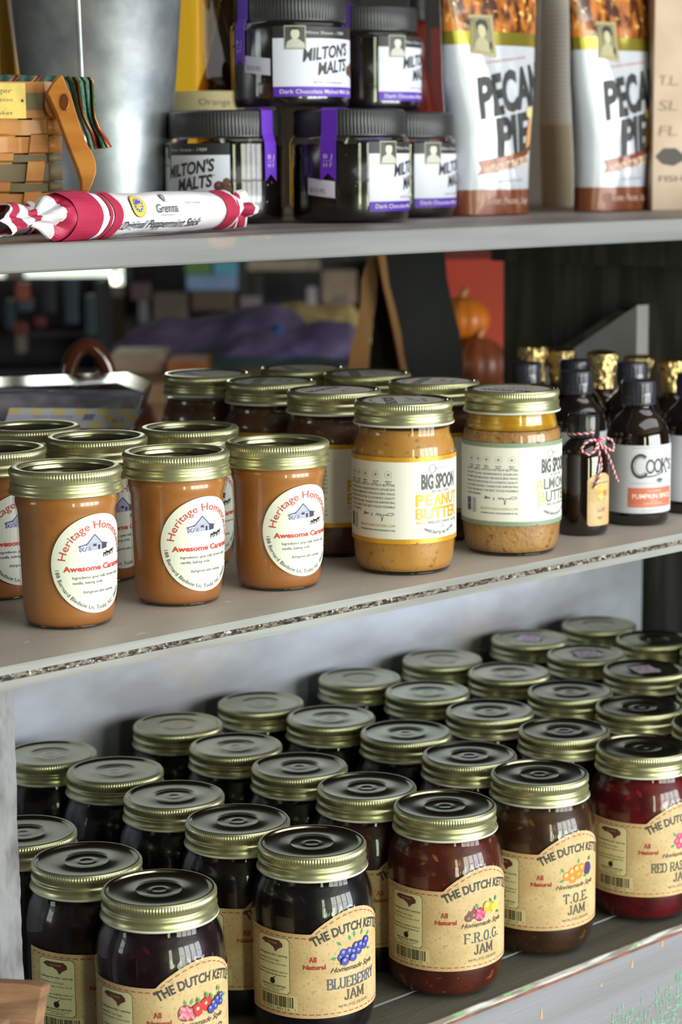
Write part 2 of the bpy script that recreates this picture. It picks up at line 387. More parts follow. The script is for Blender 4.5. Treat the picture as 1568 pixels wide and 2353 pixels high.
M_uptop = mat('upper_shelf_top', (140, 131, 127), 0.5, c2=(120, 112, 108), scale=4, stretch=(1, 3, 1))
M_low = mat('lower_shelf_boards', (104, 103, 92), 0.6, c2=(78, 78, 70), scale=7, stretch=(.5, 5, 1), lo=.3, hi=.7, bump=.3, bscale=150, c3=(150, 148, 110), scale3=70, lo3=.71, hi3=.76)
M_lowedge = mat('lower_shelf_worn_edge', (190, 190, 190), 0.7, c2=(120, 112, 104), scale=60, stretch=(.5, 1, 4), c3=(120, 160, 110), scale3=55, lo3=.57, hi3=.62)
M_redline = mat('worn_red_line', (150, 88, 72), .8, c2=(100, 84, 76), scale=70)
M_fascia = mat('fascia_whitewash', (146, 146, 160), 0.75, c2=(128, 128, 132), scale=4, stretch=(.5, 1, 7), lo=.35, hi=.65, bump=.3, bscale=70)
M_board = mat('back_board_whitewash', (178, 184, 204), 0.7, c2=(140, 140, 150), scale=9, stretch=(.7, 1, 1.5), lo=.38, hi=.64, bump=.12, bscale=60, c3=(158, 146, 138), scale3=9, lo3=.62, hi3=.8)
M_dark = mat('end_panel_dark_wood', (88, 86, 84), 0.85, c2=(64, 62, 60), scale=16, stretch=(1, 4, .5), bump=.3, bscale=90)
M_triangle = mat('triangle_pale_grey', (206, 206, 220), .7, c2=(186, 184, 190), scale=12)
M_rough = mat('rough_sawn_post', (136, 136, 142), 0.9, c2=(92, 90, 94), scale=55, stretch=(1, 1, .35), bump=.9, bscale=160)
unit = thing('shelving_unit', 'grey painted open wooden shelving unit of three shelves holding all the jars', 'shelving', (1.1, 1.3, 0))
def U(m, name, mats, **k): return m.build(name, mats, unit, loc=(-1.1, -1.3, 0), **k)
# middle shelf: two painted faces with the raw core between them
mm = MB()
mm.box((0.30, 1.0245, MID - .0052), (1.663, 1.60, MID), 0)
mm.box((0.30, 1.0245, MID - .0143), (1.663, 1.60, MID - .0090), 1)
mm.add([(0.30, 1.0243, MID - .0052), (1.663, 1.0243, MID - .0052), (1.663, 1.0243, MID - .00001), (0.30, 1.0243, MID - .00001)], [(0, 1, 2, 3)], 1)
def corefn(u, v):
    x = .30 + 1.363 * u; z = MID - .0092 + .0042 * v
    return (x, 1.0252 + .0016 * noise.noise(Vector((x * 260, v * 3, 0))) + .0006 * noise.noise(Vector((x * 900, v * 5, 3))), z + .0006 * noise.noise(Vector((x * 90, 7, v))))
mm.grid(corefn, 1500, 4, 2, smooth=False)
mm.box((0.30, 1.03, MID - .0093), (1.663, 1.60, MID - .0050), 2)
mm.box((0.301, 1.034, MID - .0146), (1.6625, 1.5995, MID - .0142), 3)  # underside shade put into a dark sheet, so lids below mirror it
s = U(mm, 'shelf_board', [M_top, M_ply, M_core, mat('dark_underside', (58, 48, 40), .8)]); s['label'] = 'middle shelf of painted plywood with a rough raw core along its edge'
# upper shelf
mm = MB().box((0.20, 1.121, UPB), (2.55, 1.80, UP - .0002), 0)
s = U(mm, 'shelf_board', [M_up], bevel=.0018); s['label'] = 'upper shelf with a pale grey front edge and orange stains'
U(MB().box((0.20, 1.1235, UP - .0008), (2.55, 1.80, UP), 0), 'shelf_surface', [M_uptop])
# lower shelf: two planks with a gap
mm = MB().box((0.30, .9536, LOW - .012), (1.663, .9976, LOW), 0)
s = U(mm, 'shelf_plank', [M_low], bevel=.001); s['label'] = 'narrow front plank of the lower shelf'
mm = MB().box((0.30, 1.0002, LOW - .012), (1.663, 1.362, LOW + .0006), 0)
mm.box((0.30, .9997, LOW - .002), (1.663, 1.0004, LOW + .0006), 1)  # light catching the plank edge, put into a paler colour
s = U(mm, 'shelf_plank', [M_low, M_ply]); s['label'] = 'wide rear plank of the lower shelf with a pale front edge'
mm = MB().box((0.30, .9522, LOW - .0042), (1.663, .9538, LOW + .0004), 0).box((0.30, .9518, LOW - .0062), (1.663, .9538, LOW - .0042), 1)
U(mm, 'worn_edging', [M_lowedge, M_redline])
# fascia with green paint showing through and orange drips
mm = MB().box((0.30, .9535, LOW - .26), (1.663, .972, LOW - .0068), 0)
U(mm, 'fascia_board', [M_fascia])
fa = Art(); rnd = random.Random(4)
G1 = ink((116, 170, 138), .8); G2 = ink((138, 180, 156), .8); OR = ink((202, 160, 104), .8)
def zlim(x): return -.0540 + (x - 1.10) / .115 * .012
for i in range(2600):
    x = rnd.uniform(1.06, 1.30); z = rnd.uniform(-.11, -.03); d_ = zlim(x) - z + .006 * noise.noise(Vector((x * 60, z * 60, 0)))
    if d_ < 0 or rnd.random() > min(.95, .35 + d_ * 18) or noise.noise(Vector((x * 90, z * 90, 5))) > .30: continue
    c = G1 if rnd.random() < .5 else G2; lay = 1 + rnd.random()
    if rnd.random() < .5: fa.rect(x, z, x + rnd.uniform(.0005, .0011), z + rnd.uniform(.0015, .0055), None, lay, c)
    else: fa.rect(x, z, x + rnd.uniform(.002, .0065), z + rnd.uniform(.0004, .0010), None, lay, c)
for x, z, h in [(1.155, -.019, .006), (1.19, -.012, .007), (1.055, -.030, .008), (1.12, -.024, .003), (1.235, -.010, .006)]:
    fa.poly([(x - .0014, z), (x + .0014, z), (x + .0006, z + h), (x - .0003, z + h)], None, 1, OR)
o = fa.wrap('worn_green_paint', lambda s_, t, off: (s_ - 1.1, .9535 - off - 1.3, LOW + t), unit, step=.5)
# back board, end panel, pale triangle with a dark edge strip, cleat, post
U(MB().box((0.30, 1.36, LOW - .012), (1.655, 1.378, MID - .0143)), 'back_board', [M_board])
U(MB().box((1.664, .955, LOW - .3), (1.69, 1.566, UPB - .0002)), 'end_panel', [M_dark])
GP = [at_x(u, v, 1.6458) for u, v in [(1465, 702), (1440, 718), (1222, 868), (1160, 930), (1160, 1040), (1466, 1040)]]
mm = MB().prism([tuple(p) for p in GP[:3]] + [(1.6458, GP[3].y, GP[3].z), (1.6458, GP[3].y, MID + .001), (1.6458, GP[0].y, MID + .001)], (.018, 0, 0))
U(mm, 'pale_triangle', [M_triangle])
GB = [at_x(u, v, 1.6458) for u, v in [(1440, 718), (1222, 868), (1208, 852), (1420, 712)]]
U(MB().prism([tuple(p) for p in GB], (.018, 0, 0)), 'triangle_edge_strip', [M_dark])
U(MB().box((1.6438, 1.0, at_x(1500, 613, 1.6438).z), (1.6638, 1.566, UPB - .0004)), 'cleat', [M_dark])
def postfn(u, v):
    z = .30 + (MID - .0145 - .30) * v; a = u * 4
    P = [(.640, 1.031), (.6705, 1.031), (.6705, 1.058), (.640, 1.058), (.640, 1.031)]
    i = min(3, int(a)); f = a - i; x = P[i][0] * (1 - f) + P[i + 1][0] * f; y = P[i][1] * (1 - f) + P[i + 1][1] * f
    n = noise.noise(Vector((x * 60, y * 60, z * 25))) + .6 * noise.noise(Vector((x * 300, y * 300, (z + x * .8) * 160)))
    return (x + (.0009 * n if 1 <= a <= 2 else 0), y - (.0009 * n if a < 1 else 0), z)
U(MB().grid(postfn, 48, 900, smooth=False), 'post', [M_rough])

# ------------------------------------------------------------------ jar kit
M_gold = mat('gold_lid_metal', (200, 200, 160), 0.33, .85, c2=(192, 192, 150), scale=30)
M_goldtop = mat('gold_lid_top_metal', (184, 184, 154), 0.15, 1.0, c2=(170, 170, 140), scale=25)
M_white = mat('white_plastisol_lip', (214, 212, 204), 0.4)
M_glass = glass('clear_glass')
M_base = mat('glass_foot_dark', (24, 18, 14), 0.15, coat=.5)
SEG = 480
def lid_onepiece(parent, r=.0355, z=.1135, name='lid'):
    k = r / .0355; K = .00055 * k
    p = [(.0340 * k, z - .0006, 1), (.0368 * k, z - .0004, 1), (.0373 * k, z + .0004, 1), (.0371 * k, z + .0012, 0), (.0362 * k, z + .0022, 0), (.0360 * k, z + .0052, 0), (.0364 * k, z + .0064, 0), (.0360 * k, z + .0072, 0), (.0351 * k, z + .0078, 0),
         (.0350 * k, z + .0086, 0), (.0355 * k, z + .0094, 0), (.0356 * k, z + .0110, 0), (.0356 * k, z + .0112, 0, K), (.0356 * k, z + .0146, 0, K), (.0355 * k, z + .0149, 0), (.0352 * k, z + .0159, 0), (.0344 * k, z + .0164, 2), (.0330 * k, z + .0164, 2), (.0322 * k, z + .0160, 2), (.0318 * k, z + .0150, 2), (.0308 * k, z + .0146, 2),
         (.0155 * k, z + .0147, 2), (.0148 * k, z + .0150, 2), (.0140 * k, z + .0150, 2), (.0132 * k, z + .0145, 2), (.0055 * k, z + .0146, 2), (.0048 * k, z + .0148, 2), (.0040 * k, z + .0145, 2), (.0008, z + .0145, 2)]
    return MB().lathe(p, SEG).build(name, [M_gold, M_white, M_goldtop], parent)
def lid_ring(parent, r=.0355, z=.0860):
    K = .00055
    p = [(.0345, z - .0004), (.0368, z - .0002), (.0372, z + .0006), (.0368, z + .0014), (.0360, z + .0024), (.0358, z + .0048), (.0362, z + .0058), (.0357, z + .0066), (.0350, z + .0072), (.0352, z + .0082), (.0356, z + .0092), (.0356, z + .0114), (.0356, z + .0116, 0, K), (.0356, z + .0146, 0, K), (.0354, z + .0149),
         (.0349, z + .0158), (.0340, z + .0161), (.0318, z + .0161), (.0306, z + .0158), (.0300, z + .0150), (.0297, z + .0140), (.0296, z + .0132)]
    lid = MB().lathe(p, SEG, cap1=False).build('screw_band', [M_gold], parent)
    q = [(.0300, z + .0134), (.0290, z + .0136), (.0284, z + .0128), (.0278, z + .0108), (.0268, z + .0102), (.020, z + .0104), (.008, z + .0106), (.0008, z + .0107)]
    MB().lathe(q, 96, cap0=False).build('flat_lid', [M_goldtop], parent)
    return lid
def shell(parent, prof, seg=72): return MB().lathe(prof, seg, cap1=False).build('glass', [M_glass], parent)
def fill(parent, prof, m, inset=.0009, top=None, seg=64):
    q = [(max(.0005, r - inset), max(z, .0016)) for r, z in prof if top is None or z <= top]
    return MB().lathe(q, seg).build('contents', [m], parent)

# ---- jam jars
JAM_PROF = [(.0280, 0), (.0320, .0004), (.0362, .0030), (.0392, .0075), (.0408, .013), (.0414, .019), (.0415, .0215), (.0413, .0235), (.0413, .080), (.0415, .083), (.0414, .088), (.0408, .094), (.0397, .0995), (.0380, .1045), (.0360, .1085), (.0348, .1115), (.0345, .1145)]
def jam_mat(name, c, c2, c3): return mat(name, c, .35, c2=c2, scale=60, lo=.35, hi=.65, c3=c3, scale3=140, lo3=.63, hi3=.68, bump=.12, bscale=160, spec=.25)
JAMS = {'CLASSIC': jam_mat('jam_dark_purple', (30, 8, 18), (14, 4, 10), (58, 14, 30)), 'BLUEBERRY': jam_mat('jam_blueberry', (10, 7, 14), (6, 4, 8), (26, 16, 34)),
        'F.R.O.G.': jam_mat('jam_fig_raspberry', (82, 30, 20), (58, 20, 13), (140, 72, 34)), 'T.O.E.': jam_mat('jam_orange_brown', (62, 38, 20), (42, 24, 14), (100, 64, 30)),
        'RED RASPBERRY': jam_mat('jam_raspberry_red', (94, 10, 20), (58, 5, 12), (130, 24, 32)), 'TRIPLE': jam_mat('jam_black_red', (26, 8, 8), (12, 4, 5), (60, 14, 10)), 'BLACKBERRY': jam_mat('jam_blackberry', (12, 7, 12), (6, 3, 8), (24, 12, 26)), 'FIG': jam_mat('jam_fig', (58, 20, 16), (30, 10, 10), (84, 38, 22))}
M_kraft = mat('kraft_label_paper', (210, 183, 138), .7, c2=(196, 168, 122), scale=45, stretch=(1, 1, 1), c3=(184, 156, 108), scale3=500, lo3=.58, hi3=.64, bump=.08, bscale=900)
KD, KR, KP = (66, 66, 66), (166, 58, 54), (222, 214, 170)
def arch(sx):                                  # height of the label's top edge
    a = abs(sx)
    if a >= .0305: return .0800 + (a - .0305) * .012
    return .0800 + .0150 * cos(a / .0305 * pi / 2) ** .85
def berry(A, x, y, r, c, hi, L): A.disc(x, y, r, tuple(int(k * .55) for k in c), L); A.disc(x, y, r * .88, c, L + .3); A.disc(x - r * .1, y + r * .25, r * .38, hi, L + .6, n=10); return A
def fruit(A, kind):
    rnd = random.Random(hash(kind) % 97 if False else len(kind)); GR = (70, 150, 92)
    def leaf(x, y, a, L=.4, s=.0024): A.poly([(x, y), (x + s * cos(a + .5), y + s * sin(a + .5)), (x + 1.9 * s * cos(a), y + 1.9 * s * sin(a)), (x + s * cos(a - .5), y + s * sin(a - .5))], GR, 2 + L)
    def blues(cx, cy, n, sx):
        pts = [(-.9, .1), (-.75, .55), (-.5, -.15), (-.35, .45), (-.05, .2), (.1, .75), (.3, .05), (.45, .6), (.75, .3), (.9, .75), (-.15, -.4), (-.7, -.45)][:n]
        for i, (a, b) in enumerate(pts): berry(A, cx + a * sx, cy + b * .0055 + a * .002, .0029, (62, 68, 170), (150, 150, 226), 3 + i)
    def rasp(cx, cy, c, hi, w=.0036):
        A.disc(cx, cy, w * 1.05, tuple(int(k * .6) for k in c), 3, ry=w * 1.2)
        for i in range(15):
            a = i * 2.4; q = w * .85 * sqrt(i / 15); A.disc(cx + q * cos(a), cy + q * 1.15 * sin(a), w * .27, c if i % 2 else hi, 4 + i * .15, n=9)
    if kind == 'BLUEBERRY' or kind == 'BLACKBERRY':
        for x, y, a in [(-.0135, -.003, 3.3), (-.010, .005, 2.5), (.0, .0085, 1.6), (.006, .0085, 1.2), (.012, .006, .8), (.012, -.002, -.4), (-.009, -.005, 4.2), (-.003, .007, 2)]: leaf(x, .066 + y, a)
        blues(0, .064, 12, .0115)
    elif kind in ('CLASSIC', 'TRIPLE'):
        rasp(-.0125, .0625, (206, 110, 128), (226, 150, 160), .0045); rasp(-.0085, .0615, (198, 96, 116), (222, 140, 152), .0038); leaf(-.012, .067, 1.8); leaf(-.009, .067, 1.2)
        for x, y in [(-.0035, .0632), (.0025, .0652)]:
            A.poly([(x - .0042, y + .003), (x, y + .0048), (x + .0042, y + .0034), (x + .002, y - .003), (x - .001, y - .0045), (x - .003, y - .002)], (192, 44, 40), 14); A.disc(x - .001, y + .001, .0012, (240, 170, 150), 15, n=8); leaf(x, y + .004, 1.7, 13)
        for i, (x, y) in enumerate([(.006, .060), (.0095, .0615), (.0125, .0635), (.0075, .0645), (.011, .066), (.0145, .0672), (.0142, .063), (.0045, .062)]): berry(A, x, y, .0022, (66, 78, 160), (150, 160, 220), 16 + i)
        leaf(.0065, .0675, 1.8, 14); leaf(.0125, .0700, 1.4, 14); leaf(.0165, .0655, .2, 14)
    elif kind in ('F.R.O.G.', 'FIG'):
        for x, y, r in [(-.0125, .0605, .0030), (-.0085, .0625, .0035)]: A.poly([(x - r, y - r * .5), (x - r * .5, y - r), (x + r * .6, y - r), (x + r, y - r * .2), (x + r * .5, y + r * .8), (x + r * .1, y + r * 1.8), (x - r * .3, y + r * .9), (x - r * .9, y + r * .4)], (112, 76, 70), 3 + x * 10); A.disc(x, y - r * .2, r * .35, (160, 120, 105), 4, n=8)
        rasp(-.0035, .0615, (206, 60, 110), (230, 110, 146), .0042); leaf(-.005, .066, 2, 2); leaf(-.001, .066, 1, 2)
        A.disc(.0035, .0655, .0042, (238, 170, 50), 6); A.disc(.0025, .0670, .0018, (250, 214, 120), 7, n=10)
        A.disc(.0100, .0640, .0036, (226, 212, 110), 8); A.disc(.0100, .0640, .0029, (238, 196, 70), 9); leaf(.0065, .0640, .2, 7); leaf(.0105, .0680, 1.2, 7); leaf(.007, .0675, 2, 7); leaf(.012, .061, -.6, 7)
    elif kind == 'T.O.E.':
        for i, (x, y) in enumerate([(-.009, .0625), (-.004, .0600), (-.0045, .065), (.0015, .0625), (.0045, .0665), (-.0005, .0665)]):
            A.disc(x, y, .0035, (236, 132, 44), 3 + i); A.disc(x - .0008, y + .0010, .0016, (250, 190, 110), 3.5 + i, n=10)
        A.disc(.0105, .0650, .0040, (70, 60, 120), 9, ry=.0048); leaf(-.0115, .0655, 2.2); leaf(-.011, .060, 3.4); leaf(.001, .0702, 1.5); leaf(.012, .0700, 1.2, 8); leaf(.006, .061, -.5)
    else:
        for i in range(6): a = i * pi / 3; A.disc(-.001 + .0042 * cos(a), .0645 + .0042 * sin(a), .0027, (214, 62, 122), 3 + i * .2); A.disc(-.001 + .0046 * cos(a), .065 + .0046 * sin(a), .0011, (236, 124, 162), 5, n=9)
        A.disc(-.001, .0645, .0018, (150, 196, 120), 6); leaf(-.007, .062, 3.4); leaf(-.006, .0685, 2.3); leaf(.004, .0700, 1); leaf(.005, .060, -.8); rasp(.0085, .0645, (206, 50, 100), (230, 110, 146), .0038)
def jam_art(kind):
    A = Art(); n = 96; S = .081
    outer = [(-S + 2 * S * i / n, arch(-S + 2 * S * i / n)) for i in range(n + 1)]
    for i in range(n):
        (xa, ya), (xb, yb) = outer[i], outer[i + 1]; A.poly([(xa, .0224), (xb, .0224), (xb, yb), (xa, ya)], None, 0, M_kraft)
    x = -S + .003
    while x < S - .003:
        for yy in (lambda q: arch(q) - .0028, lambda q: .0250): A.line([(x, yy(x)), (x + .0026, yy(x + .0026))], .0006, KR, 1)
        x += .0046
    for z in range(11): A.line([(-S + .0022, .0285 + z * .0046), (-S + .0022, .0309 + z * .0046)], .0006, KR, 1); A.line([(S - .0022, .0285 + z * .0046), (S - .0022, .0309 + z * .0046)], .0006, KR, 1)
    px0, px1, pz0, pz1 = -.0712, -.0450, .0378, .0762; c = .0018
    P = lambda d: [(px0 + c + d, pz0 + d), (px1 - c - d, pz0 + d), (px1 - d, pz0 + c + d), (px1 - d, pz1 - c - d), (px1 - c - d, pz1 - d), (px0 + c + d, pz1 - d), (px0 + d, pz1 - c - d), (px0 + d, pz0 + c + d)]
    A.poly(P(0), (60, 62, 44), 1); A.poly(P(.0003), KP, 2)
    A.poly([(-.068, .0722), (-.065, .0742), (-.0525, .0742), (-.0500, .0722), (-.0500, .0700), (-.0530, .0685), (-.0555, .0660), (-.0570, .0688), (-.0605, .0705), (-.0640, .0705)], (92, 48, 42), 3)
    A.text('NC MADE', -.0580, .0714, .0013, (190, 170, 130), al='C', layer=4)
    A.text('Refrigerate after opening', -.0581, .0632, .0014, (70, 68, 50), w=.0230, layer=3, bold=.01)
    A.text('Ingredients: Cane Sugar,', -.0700, .0598, .0013, (80, 78, 58), w=.018, al='L', layer=3); A.text('Blueberries, Pectin, Citric Acid' if kind == 'BLUEBERRY' else 'Fruit, Pectin, Citric Acid', -.0700, .0572, .0013, (80, 78, 58), w=.0225, al='L', layer=3)
    A.text('Contains no Artificial Colors or', -.0700, .0520, .0012, (70, 68, 50), w=.0235, al='L', layer=3, bold=.01); A.text('Flavors, Naturally Gluten Free', -.0700, .0497, .0012, (70, 68, 50), w=.0225, al='L', layer=3, bold=.01)
    A.disc(-.0582, .0456, .0021, (36, 32, 26), 3); A.line([(-.0575, .0475), (-.0560, .0486)], .0006, (36, 32, 26), 3)
    A.text('THE DUTCH KETTLE', -.0580, .0420, .0012, (50, 48, 36), w=.020, layer=3, bold=.03); A.text('HAMPTONVILLE, NC 27020', -.0580, .0404, .0009, (60, 58, 44), w=.017, layer=3); A.text('(336) 468-8422', -.0580, .0390, .0009, (60, 58, 44), w=.011, layer=3)
    A.rect(-.0700, .0262, -.0400, .0372, (212, 200, 150), 1)
    rnd = random.Random(3); bx = -.0685
    while bx < -.0435: wd = rnd.choice([.0003, .0006, .0009]); A.rect(bx, .0288, bx + wd, .0362, (64, 62, 52), 2); bx += wd + rnd.choice([.0003, .0005, .0008])
    A.text('71941 00112', -.0560, .0268, .0014, (64, 62, 52), w=.0215, layer=2); A.text('3', -.0415, .0272, .0014, (64, 62, 52), layer=2)
    A.slab('A', -.0305, .0612, .0033, .0024, KR, t=1.1, slope=.05); A.text('ll', -.0280, .0612, .0036, KR, bold=.03)
    A.text('Natural', -.0285, .0562, .0032, KR, w=.0150, bold=.035)
    A.text('THE DUTCH KETTLE', 0, .0795, .0062, KD, w=.0605, bold=.035, bend=.056)
    fruit(A, kind)
    A.text('Homemade Style', 0, .0530, .0036, (60, 58, 56), w=.0360, shear=.45, bold=.005, layer=3)
    w = {'BLUEBERRY': .0405, 'BLACKBERRY': .043, 'RED RASPBERRY': .052, 'CLASSIC': .036, 'TRIPLE': .030, 'F.R.O.G.': .031, 'T.O.E.': .024, 'FIG': .015}[kind]
    c = {'BLUEBERRY': (84, 92, 112), 'F.R.O.G.': (84, 92, 100), 'RED RASPBERRY': (66, 80, 66), 'T.O.E.': (74, 78, 74)}.get(kind, (84, 84, 86))
    A.slab(kind, 0, .0418, .0068, w, c, layer=3); A.slab('JAM', 0, .0330, .0066, .0165, (74, 78, 74), layer=3)
    A.text('Net Wt. 19 OZ. (538 GRAMS)', 0, .0283, .0020, (110, 104, 84), w=.0250, layer=3)
    return A
def mason_emboss(parent):
    A = Art(); A.text('MASON', -.003, .0910, .0068, None, w=.038, bold=.02, m=M_glass2); pass
    def fn(s_, t, off):
        z = t
        for (ra, za), (rb, zb) in zip(JAM_PROF, JAM_PROF[1:]):
            if za <= z <= zb: r = ra + (rb - ra) * (z - za) / (zb - za); break
        a = s_ / .0415; r += .0011; return (r * sin(a), -r * cos(a), z)
    o = A.wrap('embossed_lettering', fn, parent, step=.0012)
    q = o.modifiers.new('solid', 'SOLIDIFY'); q.thickness = .0012; q.offset = 0
    return o
M_glass2 = M_glass
_jam = {}
def jam_jar(kind, x, y, rz, label, lab=True, emb=False, group='jam jars packed in rows on the lower shelf'):
    key = (kind, lab, emb)
    if key in _jam:
        return dup(_jam[key], (x, y, LOW + .0006), rz, label, group)
    t = thing('jam_jar', label, 'jar', (x, y, LOW + .0006), rz, group)
    base = next(iter(_jam.values()), None)
    if base:
        for ch in base.children:
            if ch.name.split('.')[0] in ('glass', 'lid'):
                c = ch.copy(); COL.objects.link(c); c.parent = t
    else: shell(t, JAM_PROF); lid_onepiece(t)
    fill(t, JAM_PROF, JAMS[kind], inset=.0010, top=.1115)
    if lab: jam_art(kind).wrap('label', cyl(.0415), t)
    if emb: mason_emboss(t)
    _jam[key] = t
    return t
W = R_
jam_jar('CLASSIC', .7538, 1.0021, W(0), 'mixed-berry jam jar nearest the camera at lower left', emb=True)
jam_jar('BLUEBERRY', .8827, 1.0036, W(-1), 'near-black blueberry jam jar with blue berries on its kraft label', emb=True)
jam_jar('F.R.O.G.', 1.004, .9995, W(-5), 'red-brown jam jar with figs, raspberry and orange on its kraft label', emb=True)
jam_jar('T.O.E.', 1.1094, 1.0059, W(-6), 'brown jam jar with a bunch of orange fruit on its kraft label', emb=True)
jam_jar('RED RASPBERRY', 1.2193, .9985, W(-4), 'crimson raspberry jam jar at the right end of the front row', emb=True)
jam_jar('TRIPLE', .7532, 1.0786, W(14), 'dark jam jar directly behind the front jar with mixed berries on its label')
jam_jar('BLACKBERRY', .8774, 1.0748, W(8), 'near-black jam jar directly behind the blueberry jam jar')
jam_jar('FIG', .9945, 1.0699, W(10), 'dark red jam jar directly behind the red-brown fig jam jar')
jam_jar('TRIPLE', 1.1074, 1.0761, W(4), 'dark jam jar directly behind the brown orange-fruit jam jar')
jam_jar('TRIPLE', 1.2118, 1.0730, W(4), 'dark jam jar directly behind the crimson raspberry jam jar')
colname = {1: 'the mixed-berry jar', 2: 'the blueberry jar', 3: 'the red-brown fig jar', 4: 'the brown orange-fruit jar', 5: 'the crimson raspberry jar'}
ordn = {3: 'third', 4: 'fourth', 5: 'last and fifth'}
for c, r, x, y in [(1, 3, .7561, 1.1559), (2, 3, .881, 1.1506), (2, 4, .8876, 1.2307), (2, 5, .8785, 1.3025), (3, 3, .994, 1.1432), (3, 4, .9953, 1.2198), (3, 5, 1.0018, 1.301),
                (4, 3, 1.1168, 1.1554), (4, 4, 1.1052, 1.2312), (4, 5, 1.0943, 1.307), (5, 3, 1.2127, 1.1551), (5, 4, 1.2204, 1.2358), (5, 5, 1.2114, 1.3111)]:
    jam_jar('BLACKBERRY', x, y, W(5), 'dark jam jar, %s in the line behind %s' % (ordn[r], colname[c]), lab=False)
for x, y, lb in [(1.3148, 1.001, 'jam jar at the right edge, right of the line behind the raspberry jar, front row'), (1.311, 1.0782, 'plain-lidded jam jar at the right edge, just in front of the price-stickered jars'),
                 (1.308, 1.1516, 'plain-lidded jam jar just left of the clearest pink price sticker'), (1.3197, 1.2337, 'plain-lidded jam jar just left of the middle price-stickered lid'), (1.3128, 1.310, 'jam jar against the back board, left of the backmost price-stickered lid'),
                 (1.4076, 1.0704, 'jam jar showing a sliver of lid below the price stickers at right edge'), (1.5234, 1.3047, 'jam jar farthest away, in the back corner by the dark end panel'), (1.5133, 1.2275, 'dark-lidded jam jar in front of the dark end panel, right of the farthest jar'), (1.515, 1.152, 'jam jar showing only a lid edge beside the nearest price sticker')]:
    jam_jar('BLACKBERRY', x, y, W(5), lb, lab=False)
STK = Art(); STK.rect(-.0125, -.0105, .0125, .0105, (232, 226, 250), 0)
for i, (a, b, c, d) in enumerate([(-.010, -.002, -.004, .003), (-.002, -.006, .005, -.001), (.001, .000, .008, .005), (-.006, .004, .001, .007), (-.008, -.008, -.003, -.005), (.005, -.008, .010, -.005)]): STK.rect(a, b, c, d, (230, 170, 196), 1)
for x, y, rz, lb in [(1.4311, 1.3115, .25, 'price-stickered jam jar standing against the back board'), (1.422, 1.2323, .7, 'middle one of the three price-stickered jam jars'), (1.4137, 1.1577, .85, 'price-stickered jam jar nearest the camera, with the clearest pink and lilac sticker')]:
    t = jam_jar('BLACKBERRY', x, y, W(5), lb, lab=False); lid = [c for c in t.children if c.name.startswith('lid')][0]
    ca, sa = cos(rz - W(5) + .3), sin(rz - W(5) + .3)
    STK.wrap('price_sticker', lambda s_, u_, off: (s_ * ca - u_ * sa, s_ * sa + u_ * ca, .1286 + off), lid, step=.5)

